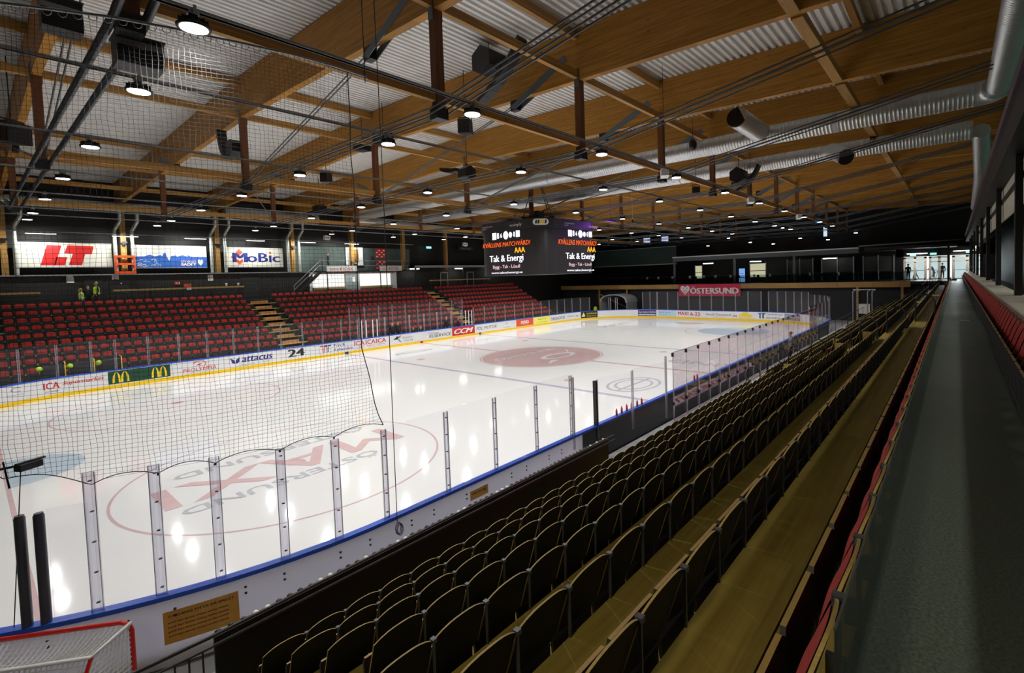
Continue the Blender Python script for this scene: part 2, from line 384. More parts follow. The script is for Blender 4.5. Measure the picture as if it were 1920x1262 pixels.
def ice_disc(name, cx, cy, r, m, z=ZI): ice_part(name, MB().add([(cx+r*math.cos(2*PI*i/48), cy+r*math.sin(2*PI*i/48), z) for i in range(48)], [tuple(range(48))]), M[m])
ice_rect('blue_line', -7.29, -6.99, -14.9, 14.9, 'ip_blue'); ice_rect('blue_line', 6.99, 7.29, -14.9, 14.9, 'ip_blue')
ice_rect('centre_line', -.15, .15, 4.5, 14.9, 'ip_line'); ice_rect('centre_line', -.15, .15, -14.9, -4.5, 'ip_line')
for x in (-26, 26): ice_rect('goal_line', x-.05, x+.05, -13.6, 13.6, 'ip_line')
ice_disc('centre_disc', 0, 0, 4.36, 'ip_disc'); ice_ring('centre_circle', 0, 0, 4.45, 4.53, 'ip_line', n=96)
for x in (-20, 20):
    for y in (-7, 7): ice_ring('faceoff_circle', x, y, 4.45, 4.52, 'ip_line', n=96); ice_disc('faceoff_spot', x, y, .28, 'ip_line')
for x in (-5.6, 5.6):
    for y in (-7, 7): ice_disc('neutral_spot', x, y, .3, 'ip_red')
for sx in (-1, 1):
    A = [-PI/2+PI*i/24 for i in range(25)]
    ice_part('goal_crease', MB().add([(sx*(26-1.85*math.cos(a)), 1.85*math.sin(a), ZI) for a in A], [tuple(range(25))]), M['ip_crease'])
def icetext(s, x, y, w, h, ang, m, off=.03, sh=0, z=ZI+.002):   # centred, baseline along ang
    c, sn = math.cos(ang), math.sin(ang); mb = MB()
    text_on(mb, s, plane((x-c*w/2+sn*h/2, y-sn*w/2-c*h/2, z), (c, sn, 0), (-sn, c, 0)), 0, w, 0, h, off, sh); ice_part('ice_lettering', mb, M[m])
icetext('MAXI', -20.0, -6.9, 7.0, 1.75, PI, 'ip_red', .012)
icetext('ÖSTERSUND', -20.6, -8.35, 5.4, .62, PI, 'ip_grey', .02)
icetext('ÖSTERSUND', -19.8, -5.3, 6.0, .62, PI, 'ip_grey', .02)
icetext('ÖSTERSUND', 0, 1.6, 6.4, .9, 0, 'ip_white', .03)
# white emblem in the centre disc: an open eye-like ring with two points
mb = MB(); A = [2*PI*i/40 for i in range(41)]
mb.grid([[(.6+1.7*k*math.cos(a), -1.1+.85*k*math.sin(a), ZI+.002) for a in A] for k in (.72, 1)], 0, False)
mb.add([(-1.2,-1.9,ZI+.002),(-2.4,-2.7,ZI+.002),(-.6,-2.2,ZI+.002),(2.9,-.2,ZI+.002),(2.0,-.9,ZI+.002),(3.3,.5,ZI+.002)], [(0,1,2),(3,4,5)]); ice_part('ice_emblem', mb, M['ip_white'])
for x, y, w, h, s in ((-4.6, -10.6, 3.6, 1.3, 'K'), (-3.6, 10.8, 3.4, .7, 'TT')):
    mb = MB(); A = [2*PI*i/32 for i in range(33)]
    for k in (1, .72): mb.grid([[(x+w/2*(k-q)*math.cos(a), y+h*(k-q)*math.sin(a), ZI+.002) for a in A] for q in (0, .1)], 0, False)
    mb.add([(x-w*.5,y-.1,ZI+.003),(x+w*.5,y-.1,ZI+.003),(x+w*.5,y+.06,ZI+.003),(x-w*.5,y+.06,ZI+.003)], [(0,1,2,3)]); ice_part('ice_emblem', mb, M['ip_grey'])
icetext('SIND', 2.6, -11.2, 4.4, 1.1, PI*.5, 'ip_grey', .02)
icetext('MAXI', 20.5, 7, 5.2, 1.3, 0, 'ip_grey', .03)
ice_disc('faceoff_disc', 20, -7, 3.3, 'ip_crease', ZI+.001)
# ---- roof
BX = [-30.7, -24.66, -18.66, -12.6, -6.5, -.6, 5.5, 11.5, 17.5, 23.5, 29.5, 35.5, 41.5]
zb = lambda y: 13.02-.026*abs(y); zt = lambda y: 14.72-.022*abs(y)
mb = MB(); prof = []; y = -28.2; k = 0
while y < 28.2:
    for dy, dz in ((0,0), (.12,0), (.145,.11), (.245,.11)): prof.append((y+dy, zt(y+dy)+dz))
    y += .27
mb.grid([[(-34, a, b) for a, b in prof], [(43.5, a, b) for a, b in prof]], 0, False, True); struct('ceiling', mb, M['deck'])
for bi, X in enumerate(BX):
    mb = MB(); ys = [-28, -13.5, 0, 13.5, 27.5]; poly = [(a, zb(a)) for a in ys]+[(a, zt(a)-.01) for a in ys[::-1]]
    mb.prism(poly, (X-.12, 0, 0), (0,1,0), (0,0,1), (.24,0,0)); b = struct('ceiling_beam', mb, M['beam'])
    if X < -28: continue
    for yk in (-13.5, 0, 13.5):
        p = obj('king_post', MB().box(X-.12, X+.12, yk-.12, yk+.12, 10.1, zb(yk)+.02), M['post'], b)
        obj('post_shoe', MB().box(X-.17, X+.17, yk-.16, yk+.16, 9.93, 10.22), M['dark'], p)
        obj('post_bracket', MB().box(X-.15, X-.121, yk-.1, yk+.1, zb(yk)-.25, zb(yk)+.35).box(X+.121, X+.15, yk-.1, yk+.1, zb(yk)-.25, zb(yk)+.35), M['plate'], p)
    r_ = .045 if bi == 1 else .024
    for sx in (-.19, .19):
        for dz in (0, .13):
            obj('tie_rod', MB().tube([(X+sx, -13.5, 10.08+dz), (X+sx, 0, 10.12+dz)], r_, 6).tube([(X+sx, 0, 10.12+dz), (X+sx, 13.5, 10.08+dz)], r_, 6), M['rod'], b)
            for sg in (-1, 1): obj('tie_rod', MB().tube([(X+sx, sg*13.5, 10.08+dz), (X+sx, sg*26.5, 12.1+dz)], r_, 6), M['rod'], b)
    for sg in (-1, 1):
        for sx in (-.06, .06): obj('slanted_rod', MB().tube([(X+sx, 0, 10.25), (X+sx, sg*10.3, 12.55)], .022, 6), M['rod'], b)
        for sx in (-.135, .135):
            obj('steel_plate', MB().prism([(sg*10.15,12.5),(sg*10.45,12.38),(sg*13.1,13.45),(sg*12.95,13.68)], (X+sx-.012,0,0), (0,1,0), (0,0,1), (.024,0,0)), M['plate'], b)
        obj('rod_shoe', MB().box(X-.11, X+.11, sg*10.3-.25, sg*10.3+.1, 12.36, 12.74), M['black'], b)
for i in range(len(BX)-1):
    x0, x1 = BX[i]+.13, BX[i+1]-.13
    for y, z, h, w in ((-13.5,14.2,.3,.16),(0,14.5,.3,.16),(13.5,14.2,.3,.16),(-13.5,12.85,.26,.16),(0,13.1,.26,.16),(13.5,12.85,.26,.16),(-20.6,12.55,.26,.3),(-21.3,13.95,.26,.2),(20.6,12.75,.26,.16),(-13.5,10.5,.24,.14),(0,10.5,.24,.14),(13.5,10.5,.24,.14)):
        if z < 11 and i == 0: continue
        struct('ceiling_purlin', MB().box(x0, x1, y-w/2, y+w/2, z-h/2, z+h/2), M['beamx'])
# ---- walls
mb = MB()
for i in range(330):
    x = -33.5+i*.165
    if x > -5.2: break
    mb.box(x, x+.155, 25.72, 25.76+.012*(i % 2), 4.6, 6.95)
struct('wall_left', MB().box(-34, -5.2, 25.76, 26.5, -.06, 6.9), M['black'])
o = struct('trim_1', mb, M['blackwall']); o['kind'] = 'structure'
struct('trim_2', MB().box(-34, -5.2, 25.55, 26.5, 6.95, 7.03), M['steel'])
struct('wall_left_upper', MB().box(-34, 44, 27.2, 27.5, 6.9, 14.5), M['black'])
struct('wall_left_lower', MB().box(-5.2, 44, 27.2, 27.5, -.06, 6.9), M['blackwall'])
struct('wall_far', MB().box(43.5, 43.9, -29, 28, -.06, 14.6), M['black'])
struct('wall_near', MB().box(-34.2, -33.9, -29, 28, -.06, 14.6), M['black'])
struct('wall_right', MB().box(-34, 44, -28.8, -28.5, -.06, 14.6), M['black'])
for i, X in enumerate((-24.66, -18.66, -12.6, -6.5, -.6, 5.5, 11.5)):
    c = obj('column', MB().box(X-.16, X+.16, 25.7, 26.15, 7.03, 13.0), M['column']); tag(c, kind='structure')
# ---- terraces
YB = lambda r: 17.47+.86*(r-1)
ZT = lambda r: .65+.45*(r-1)
AISLE_R = [(-6.75, -5.45), (13.0, 14.3)]
def terrace(name, sgn, nrow, xa, xb, ztop, y_end, planks):
    mb = MB(); prev = 16.75
    for r in range(1, nrow+1):
        y1 = YB(r)+.03; mb.box(xa, xb, sgn*prev, sgn*y1, -.06, ZT(r)-.03, 0); prev = y1
    mb.box(xa, xb, sgn*prev, sgn*y_end, -.06, ztop-.02, 0)
    t = struct(name, mb, M['riser']); prev = 16.75
    for r in range(1, nrow+1):
        y1 = YB(r)+.02; cut = [0, .5, 1] if planks else [0, 1]
        L = 4.4; n = int(math.ceil((xb-xa)/L))
        for i in range(n):
            for a, b in zip(cut[:-1], cut[1:]):
                x0, x1 = xa+i*L+.006, min(xb, xa+(i+1)*L)-.006
                if x1-x0 < .3 or (not planks and i): continue
                if not planks: x1 = xb
                obj('plank', MB().box(x0, x1, sgn*(prev+(y1-prev)*a+.006), sgn*(prev+(y1-prev)*b-.006), ZT(r)-.03, ZT(r)+RNG.rand()*.004), M['tread'], t)
        prev = y1+.01
    return t
tr = terrace('terrace_right', -1, 8, -24.8, 33.5, 4.2, 28.5, True)
tl = terrace('terrace_left', 1, 9, -28, 22.0, 4.6, 25.75, False)
struct('floor_walkway', MB().box(-30, 43.5, -23.56, -24.66, 4.18, 4.2), M['carpet'])
struct('floor_gallery', MB().box(-34, 43.5, -24.62, -28.5, 4.18, 4.2), M['dark'])
e = empty('walkway_screen', (0,0,0), 0, 'low clear screen with thin metal top edge along the walkway behind the top seats', 'screen')
for i in range(24): obj('glass_pane', MB().box(-24.9+i*2.44, -24.9+(i+1)*2.44-.01, -23.572, -23.578, 4.2, 4.68), M['glass'], e)
obj('top_edge', MB().box(-24.9, 33.5, -23.571, -23.579, 4.68, 4.688), M['rod'], e)
struct('terrace_middle', MB().box(-5.2, 22, 25.75, 27.2, -.06, 4.55), M['concrete'])
for X in (-10.8, 7.0):                                   # orange-brown stairs in the left stand
    for r in range(1, 10):
        for k in (0, 1):
            obj('stair_step', MB().box(X, X+1.25, YB(r)-.83+.43*k, YB(r)-.83+.43*(k+1)-.02, ZT(r)-.3, ZT(r)+.005+.215*k), M['step'], tl)
for xa, xb in AISLE_R:
    for r in range(1, 8):
        obj('stair_step', MB().box(xa, xb, -(YB(r)-.05), -(YB(r)-.38), ZT(r), ZT(r)+.225), M['tread'], tr)
# ================================================================== BOARDS AND GLASS
sL0, sC1, sE, sC2, sR, sC3 = 0, S_ACC[1], S_ACC[2], S_ACC[3], S_ACC[4], S_ACC[5]
sR_split = sR+(21.5+15.1)
RUNS = [('long white rink board run below the far red seats', -8.0, sC1, 'boardwhite'), ('curved white rink board corner by the grey tunnel', sC1, sE, 'boardwhite'),
        ('white end rink boards under the crimson city banner', sE, sC2, 'boardwhite'), ('curved rink board corner beyond the long bench glass', sC2, sR, 'boardwhite'),
        ('dark backed rink boards along the near player benches', sR, sR_split, 'dark'), ('white rink boards with blue cap curving below the camera', sR_split, sC3+6.2, 'boardwhite')]
ADS_HOST = []
for lab, s0, s1, back in RUNS:
    e = empty('rink_board', per((s0+s1)/2), 0, lab, 'rink boards')
    e.location = (0,0,0)
    mb = MB(); ribbon(mb, s0, s1, -.10, 0, 0, 1.05, 0); obj('board_panel', mb, M['boardthin' if s1 == sC3+6.2 else 'boardwhite'] if back == 'boardwhite' else M['dark'], e)
    if back == 'dark': mb = MB(); ribbon(mb, s0, s1, .001, .006, .2, 1.05); obj('board_facing', mb, M['boardwhite'], e)
    mb = MB(); ribbon(mb, s0, s1, -.13, .025, 1.05, 1.12); obj('cap_rail', mb, M['blue'], e)
    mb = MB(); ribbon(mb, s0, s1, .0, .014, 0, .2); obj('kick_plate', mb, M['yellow'], e)
    ADS_HOST.append((s0, s1, e))
    if s1 == sC3+6.2:
        for k in range(9):
            s = s0+1.0+k*1.45
            for dz in (.88, .78): 
                for ds in (0, .55): obj('bolt', MB().obox(per(s+ds, -.106)+Vector((0,0,dz)), (.012,.006,0), (-.006,.012,0), (0,0,.014)), M['ink'], e)
        for sa, w, z0, z1 in ((sC3+2.5, .95, .35, .86), (sC3-2.6, .55, .68, .9)):
            fn = lambda u, v, sa=sa: per(sa+u, -.108)+Vector((0,0,v))
            mb = MB(); rect_on(mb, fn, 0, w, z0, z1, 0, 4); p = obj('warning_sign', mb, M['orange'], e)
            mb = MB(); f2 = lambda u, v, sa=sa: per(sa+w-u, -.111)+Vector((0,0,v))
            text_on(mb, 'VARNING TITTA PÅ SPELET', f2, .06, w-.06, z1-.1, z1-.05)
            if w > .9:
                for k in range(4): text_on(mb, 'puck kan lämna rinken under match', f2, .06, w-.14, z1-.2-.07*k, z1-.165-.07*k)
            obj('lettering', mb, M['ink'], p)
        for xx, k in ((-24.17, 0), (-21.0, 1)): pass
def host(s):
    for a, b, e in ADS_HOST:
        if a-1e-6 <= s <= b+1e-6: return e
    return ADS_HOST[0][2]
def bfn(s0, off=.008): return lambda u, v: per(s0+u, off)+Vector((0,0,.2+v))     # v 0..0.85 above the kick plate
def ad(s0, s1, back=None, lines=(), v0=.06, v1=.80, shapes=()):
    """lines: (text, u0, u1, v0, v1, material, bold, shear) in fractions of the panel"""
    h = host((s0+s1)/2); w = s1-s0; H = v1-v0
    e = None
    mb = MB(); rect_on(mb, bfn(s0, .004), 0, w, v0, v1, 0, 8); e = obj('advert_panel', mb, M[back or 'boardwhite'], h)
    by = {}
    for t, a, b, c, d, m, off, sh in lines:
        text_on(by.setdefault(m, MB()), t, bfn(s0), a*w, b*w, v0+c*H, v0+d*H, off, sh)
    for m, poly in shapes: poly_on(by.setdefault(m, MB()), [(a*w, v0+b*H) for a, b in poly], bfn(s0))
    for m, q in by.items(): obj('lettering', q, M[m], e)
def arch(u0, w, v0, v1, t):                                # one rounded M-arch as quads
    out = []
    for k in (0, 1):
        c = u0+w*(.25+.5*k); A = [PI*i/10 for i in range(11)]
        pin = [(c-w*.25*math.cos(a), v0+(v1-v0)*math.sin(a)**.8) for a in A]; pn2 = [(c-(w*.25-t)*math.cos(a), v0+(v1-v0-t*.5)*math.sin(a)**.8) for a in A]
        out += [[pin[i], pin[i+1], pn2[i+1], pn2[i]] for i in range(10)]
    return out
ad(-4.2, -3.2, None, [('C', .3, .7, .55, .9, 'greyink', .0, 0), ('Optik', .15, .85, .3, .42, 'greyink', 0, 0)])
ad(-4.9, -3.0, None, [('din butik i centrala staden', 0, 1, 0, .12, 'greyink', 0, 0)], .02, .2)
ad(-2.6, -.1, None, [('ICA', 0, .25, .35, .85, 'red', .03, 0), ('Supermarket', .3, 1, .42, .78, 'red', .03, .3), ('Krondikesvägen', .02, .24, .1, .24, 'ink', .01, 0)])
ad(.06, 2.95, 'dgreen', [], .06, .82, [('gold', p) for p in arch(.06, .26, .08, .9, .035)]+[('gold', p) for p in arch(.68, .26, .08, .9, .035)])
ring = [[(.5+.2*k*math.cos(a), .68+.27*k*math.sin(a)) for k, a in ((1,A0),(1,A1),(.86,A1),(.86,A0))] for A0, A1 in [(-.6+3.6*i/14, -.6+3.6*(i+1)/14) for i in range(14)]]
ad(3.6, 5.4, None, [('PROLYMPIA', 0, 1, .12, .42, 'red', .01, .1), ('grundskola', .2, .95, 0, .08, 'greyink', 0, 0)], .05, .84, [('red', p) for p in ring]+[('red', [(.36,.62),(.6,.78),(.5,.6)]), ('red', [(.3,.9),(.42,.95),(.4,.85)]), ('red', [(.44,.5),(.56,.6),(.5,.5)])])
ad(6.2, 8.85, None, [('attacus', .27, 1, .32, .86, 'navy', .04, .2), ('Bygg  Energi  Tak  Fönster', .25, .95, .05, .2, 'greyink', 0, 0)], .06, .8,
   [('navy', [(0,.85),(.1,.62),(.12,.3),(.05,.34),(.03,.6)]), ('navy', [(.12,.3),(.13,.62),(.22,.85),(.21,.45),(.17,.3)])])
ad(9.95, 11.05, None, [('24', 0, 1, .18, .92, 'ink', .06, 0)], .06, .82)
TT = lambda c, m: [(m, [(c-.22,.9),(c-.02,.9),(c-.02,.15),(c-.07,.15),(c-.07,.78),(c-.22,.78)]), (m, [(c+.02,.9),(c+.22,.9),(c+.22,.78),(c+.07,.78),(c+.07,.15),(c+.02,.15)])]
ad(12.1, 13.3, None, [], .06, .8, TT(.36, 'red')+TT(.62, 'navy'))
ad(13.35, 14.9, None, [('Frys &', 0, .58, .55, .92, 'navy', .02, 0), ('Kylservice', 0, 1, .08, .45, 'navy', .02, 0)])
for i, (a, b) in enumerate(((15.05, 15.95), (16.05, 16.95), (17.0, 17.95))):
    ad(a, b, None, [('ICA', 0, .95, .42, .92, 'red', .03, 0), (('Toppen','Nära','Kvantum')[i], .1, .9, .22, .34, 'red', .01, 0), ('Östersund', .2, .9, .04, .14, 'greyink', 0, 0)])
ad(18.6, 20.6, None, [('Ådalens', .42, .98, .5, .85, 'greyink', 0, .3), ('TAXI AB', .5, 1, .15, .38, 'greyink', .01, 0)], .06, .8, [('ink', [(0,.5),(.2,.9),(.3,.75),(.22,.5)]), ('greyink', [(.22,.5),(.3,.55),(.42,.05),(.3,.2)]), ('greyink', [(.27,.9),(.42,.95),(.3,.55)])])
ad(22.1, 24.9, None, [('Östlings', .05, .5, .55, .9, 'greyink', 0, .4), ('ELSERVICE', .1, 1, .15, .55, 'ink', .01, .1)])
ad(25.05, 27.95, 'red', [('CCM', .1, .92, .2, .8, 'paper', .06, .35)], .02, .84)
ad(28.1, 31.0, None, [('PDL MOTOR', .03, 1, .3, .72, 'ink', .005, .25)])
ad(31.9, 33.2, None, [('TP', .35, .65, .5, .85, 'greyink', 0, 0), ('verkstad', .1, .95, .1, .25, 'greyink', 0, 0)])
ad(34.05, 36.9, 'orangered', [('renta', .27, .72, .3, .82, 'paper', .04, .1), ('hyr hos oss', .35, .66, .1, .2, 'paper', 0, 0)], .03, .83)
ad(37.05, 39.9, 'lemon', [('Miljöservice', .25, .75, .52, .74, 'dgreen', .005, 0), ('återvinning och transport', .2, .8, .15, .3, 'dgreen', 0, 0)], .03, .83)
ad(40.0, 42.9, None, [('ÖIKSHOP.SE', .02, .98, .18, .78, 'ink', .01, 0)])
ad(43.2, 45.4, None, [('FTC Jämtland', .05, .6, .3, .65, 'navy', .005, 0), ('ÅB', .72, .95, .3, .65, 'navy', 0, 0)], .1, .76)
ad(45.7, 48.2, 'ink', [('Frösö Zoobutik', .36, .95, .55, .82, 'gold', .01, 0), ('Östersund', .36, .9, .2, .42, 'gold', .01, 0)], .01, .84, [('paper', [(.06,.2),(.16,.5),(.26,.2)]), ('lemon', [(.1,.5),(.17,.92),(.25,.5),(.28,.3),(.05,.3)])])
ad(53.7, 56.2, 'navy', [('ALF HALLSTRÖM', .05, .95, .45, .85, 'paper', .02, 0)], .04, .82, [('paper', [(.04,.12),(.96,.12),(.96,.3),(.04,.3)])])
ad(56.5, 59.0, 'paleblue', [('Bad & Värme', .05, .7, .55, .8, 'midblue', 0, 0), ('i Jämtland', .05, .5, .15, .35, 'midblue', 0, 0)], .04, .8)
ad(59.3, 62.2, None, [('MAXI', 0, .48, .3, .85, 'red', .04, 0), ('6-23', .58, 1, .2, .85, 'red', .03, 0)])
ad(63.0, 66.0, None, [('Hotell Östersund', 0, 1, .35, .78, 'ink', .005, 0), ('HOTELL & SPA', .25, .75, .05, .16, 'greyink', 0, 0)])
ad(66.3, 68.7, None, [('FM', .0, .17, .2, .5, 'red', .04, 0), ('BILBESIKTNING', .28, .92, .02, .3, 'gold', .04, 0)], .04, .84, [('gold', [(.26,.34),(.34,.62),(.42,.62),(.46,.9),(.74,.9),(.78,.62),(.88,.62),(.94,.34)]), ('dgreen', [(.95,0),(1,.12),(1,.0)])])
ad(69.2, 72.0, None, [('THORGER LJUS', .32, 1, .55, .85, 'ink', .01, 0), ('REKLAMBYRÅ', .32, .9, .1, .42, 'ink', .01, 0)], .06, .82, [('midblue', [(0,.9),(.14,.9),(.14,.72),(.1,.72),(.1,.1),(.04,.1),(.04,.72),(0,.72)]), ('dgreen', [(.16,.9),(.28,.9),(.28,.72),(.22,.72),(.22,.1),(.16,.1)])])
ad(72.2, 74.2, 'greyink', [('Sågverken', .05, .95, .35, .7, 'paper', .01, .2)], .08, .76)
# ---- line markers on the kick plates
for x, m in ((-7.14, 'navy'), (0, 'red'), (7.14, 'navy')):
    mb = MB(); ribbon(mb, x+21.5-.15, x+21.5+.15, .012, .018, .0, .2); obj('line_marker', mb, M[m], ADS_HOST[0][2])
# ---- glass runs: panes and posts
def pane(e, p, q, z0, z1, m='glass', gap=.02):
    p, q = Vector((p[0], p[1], 0)), Vector((q[0], q[1], 0)); d = (q-p).normalized(); n = Vector((-d.y, d.x, 0))*.006
    a, b = p+d*gap, q-d*gap; c = (a+b)/2
    return obj('glass_pane', MB().obox(c+Vector((0,0,(z0+z1)/2)), (b-a)/2, n, (0,0,(z1-z0)/2)), M[m], e)
M['acryl'] = glass('acrylic_post', (.90,.90,.95), .9, .1, .12, (.75,.75,.9))
def gpost(e, p, d, z0, z1, wide=.11, m=('acryl', 'alu')):
    d = Vector((d[0], d[1], 0)).normalized(); n = Vector((-d.y, d.x, 0)); c = Vector((p[0], p[1], (z0+z1)/2)); mb = MB()
    mb.obox(c, d*wide/2, n*.012, (0,0,(z1-z0)/2), 0)
    for sgn in (-1, 1): mb.obox(c+d*sgn*wide/2, d*.005, n*.018, (0,0,(z1-z0)/2), 1)
    return obj('glass_post', mb, [M[m[0]], M[m[1]]], e)
def clips(e, p, d, z0, z1):
    d = Vector((d[0], d[1], 0)).normalized(); n = Vector((-d.y, d.x, 0)); mb = MB()
    for k in range(5):
        z = z0+.12+(z1-z0-.3)*k/4; mb.obox(Vector((p[0], p[1], z))+d*.01, d*.02, n*.02, (0,0,.006)); 
    obj('post_clip', mb, M['ink'], e)
def glass_run(lab, pts, z0, ztops, m='glass', wide=.09, skip=(), pm=('acryl', 'alu'), clip=False, cat='glass screen'):
    e = empty('rink_glass', (0,0,0), 0, lab, cat); n = len(pts)
    if not isinstance(ztops, (list, tuple)): ztops = [ztops]*n
    for i in range(n-1):
        if i not in skip: pane(e, pts[i], pts[i+1], z0, min(ztops[i], ztops[i+1]), m)
    for i in range(n):
        a, b = pts[max(i-1, 0)], pts[min(i+1, n-1)]
        q = gpost(e, pts[i], (b[0]-a[0], b[1]-a[1]), z0, ztops[i]-.05, wide, pm)
        if clip: clips(q, pts[i], (b[0]-a[0], b[1]-a[1]), z0, ztops[i])
    return e
Y0 = 15.04
glass_run('clear glass on the far boards behind the black net', [tuple(per(s, -.04)[:2]) for s in (-8, -6.5, -5, -3.5, -2, -.6)]+[(-21.06+1.51*k, Y0) for k in range(0, 11)], 1.12, 2.95)
glass_run('lower glass at the far benches behind the standing coaches', [(-5.6, 15.9), (-3.1, 15.9), (-.6, 15.9), (1.0, 15.9), (2.5, 15.9), (4.2, 15.9), (5.5, 15.9)], .9, 2.72, wide=.1, pm=('acryl', 'white'))
glass_run('taller clear glass standing behind the far player benches', [(-6.0+1.35*k, 16.5) for k in range(10)], .5, 3.75, wide=.07)
glass_run('clear glass on the far boards right of the benches', [(6.4+1.5*k, Y0) for k in range(11)]+[tuple(per(43+s, -.04)[:2]) for s in (1.3, 2.7, 4.1)], 1.12, 2.95)
glass_run('tall end glass under the crimson city banner', [(30.04, 6.47-1.46*k) for k in range(10)], 1.12, 3.45)
glass_run('curved end glass beside the grey tunnel', [tuple(per(sE-s, -.04)[:2]) for s in (0, 1, 2)], 1.12, 3.45)
glass_run('curved corner glass at the far end of the bench side', [tuple(per(sC2+1.0*k, -.04)[:2]) for k in range(1, 14)]+[(20.5-1.5*k, -15.04) for k in range(5)], 1.12, [3.45]*6+[3.2]*7+[2.9]*5)
glass_run('straight clear glass between corner and black post below the seats', [(-21.5, -15.04), (-20, -15.04), (-18.55, -15.04), (-17.05, -15.04), (-15.53, -15.04)], 1.12, 2.95, wide=.1, clip=True)
A = [math.radians(a) for a in (28.3, 23.3, 18.3, 12.2, 6.3)]
e_c = glass_run('curved corner glass under the black net', [(-21.5-8.54*math.sin(a), -6.5-8.54*math.cos(a)) for a in A], 1.12, [3.24, 3.2, 3.16, 3.08, 3.02], wide=.13, clip=True)
a0, a1 = math.radians(31.7), math.radians(28.4); pane(e_c, (-21.5-8.54*math.sin(a0), -6.5-8.54*math.cos(a0)), (-21.5-8.54*math.sin(a1), -6.5-8.54*math.cos(a1)), 1.12, 2.75)
e = glass_run('short glass wing between black post and bench glass', [(-15.5, -15.1), (-14.3, -15.1), (-12.9, -15.55), (-11.2, -15.9)], .7, [2.9, 2.6, 2.7, 2.95], skip=(0,), wide=.07)
e = empty('rink_glass', (0,0,0), 0, 'long bench glass with black clips in front of the lowest seats', 'glass screen')
bx_ = [-10.97+1.09*k for k in range(22)]
for i, x in enumerate(bx_):
    if i < len(bx_)-1: pane(e, (x, -16.05), (bx_[i+1], -16.05), .45, 3.0, 'glassR', .01)
    q = obj('glass_post', MB().box(x-.022, x+.022, -16.06, -16.09, .0, 1.62).box(x-.006, x+.006, -16.06, -16.075, 1.6, 3.0), M['alu'], e)
    obj('post_clip', MB().box(x-.035, x+.035, -16.03, -16.1, 2.86, 2.99).box(x-.03, x+.03, -16.03, -16.1, 1.12, 1.24), M['ink'], q)
obj('top_edge', MB().box(-10.97, bx_[-1], -16.045, -16.06, 3.0, 3.012), M['steel'], e)
# black padded posts and black end post
for a, lab in ((32.1, 'black padded post at the goal line, right of the pair'), (33.5, 'black padded post at the goal line, left of the pair')):
    a = math.radians(a); x, y = -21.5-8.56*math.sin(a), -6.5-8.56*math.cos(a)
    o = obj('padded_post', MB().tube([(x, y, 1.12), (x, y, 2.68)], .06, 12).tube([(x, y, 2.68), (x, y, 2.71)], .05, 12), M['padgrey']); tag(o, lab, 'post')
o = obj('padded_post', MB().box(-14.36, -14.28, -15.12, -15.0, .5, 2.52), M['ink']); tag(o, 'black square end post of the glass near the red bottles', 'post')
# red bottles on the board
for i in range(6):
    e = empty('water_bottle', (-13.1+.32*i+(.06 if i > 3 else 0), -15.04, 1.12), 0, f'red drinking bottle on the near board cap, {ordn(i+1)} of six from the camera', 'bottle', 'red bottles on the bench boards')
    obj('body', MB().lathe((0,0,0), [(.036,0),(.038,.12),(.03,.15),(.036,.18)], 10), M['bottle'], e); obj('spout', MB().lathe((0,0,.18), [(.03,0),(.014,.03),(.012,.07)], 8), M['bottle'], e)
for i, x in enumerate((-6.9, -6.6)):
    e = empty('water_bottle', (x, -15.04, 1.12), 0, f'red drinking bottle on the board behind the bench glass, {("nearer","farther")[i]} of two', 'bottle', 'red bottles behind the bench glass')
    obj('body', MB().lathe((0,0,0), [(.036,0),(.038,.14),(.03,.17),(.036,.2)], 10), M['bottle'], e); obj('spout', MB().lathe((0,0,.2), [(.03,0),(.014,.03),(.012,.07)], 8), M['bottle'], e)
# ================================================================== SEATS
def seat_parts():
    us = [-1+2*i/8 for i in range(9)]; xh = .240
    def back(u, t, off): return (xh*u, .09-.03*(1-u*u)-.125*t+off, .42+(.375+.07*(1-abs(u)**2.4))*t)
    mb = MB(); ts = (0, .5, 1)
    mb.grid([[back(u, t, .007) for u in us] for t in ts], 0, True, True); mb.grid([[back(u, t, -.007) for u in us] for t in ts], 0, True)
    mb.grid([[back(u, 1, .007) for u in us], [back(u, 1, -.007) for u in us]], 1, False); mb.grid([[back(u, 0, -.007) for u in us], [back(u, 0, .007) for u in us]], 1, False)
    for u in (-1, 1): mb.add([back(u,0,-.007), back(u,0,.007), back(u,1,.007), back(u,1,-.007)], [(0,1,2,3)], 1)
    cu = MB(); us2 = [.84*u for u in us]
    cu.grid([[back(u, t, .012+.035*(1-u*u)*math.sin(PI*min(1, max(0, (t-.12)/.8)))) for u in us2] for t in (.12, .3, .55, .78, .93)], 0, True, True)
    pan = MB(); P = lambda x, z, o: (x, .135+.03*z+o, .16+.42*z)
    zz = ((0, .225), (.5, .238), (.93, .236), (1, .222))
    for o, fl in ((.012, True), (-.012, False)): pan.grid([[P(-w, z, o), P(0, z, o), P(w, z, o)] for z, w in zz], 0, False, fl)
    edge = [(-w, z) for z, w in zz]+[(w, z) for z, w in zz[::-1]]
    for i in range(len(edge)):
        a, b = edge[i], edge[(i+1) % len(edge)]
        pan.add([P(*a, -.012), P(*b, -.012), P(*b, .012), P(*a, .012)], [(0,1,2,3)], 1 if i in (3,) else 0)
    br = MB().box(.232, .268, -.06, -.02, .78, .81).box(.235, .265, -.01, .1, .05, .2).box(.244, .256, -.05, -.03, .0, .79)
    return [('backrest', mb, ['seatblack','ply']), ('cushion', cu, ['seatred']), ('seat_pan', pan, ['seatgrey','ply']), ('side_bracket', br, ['bracket'])]
SP = [(n, mb, mb.mesh(n, [M[k] for k in ms])) for n, mb, ms in seat_parts()]
WHOLE = MB(); wm = ['seatblack','ply','seatred','seatgrey','bracket']
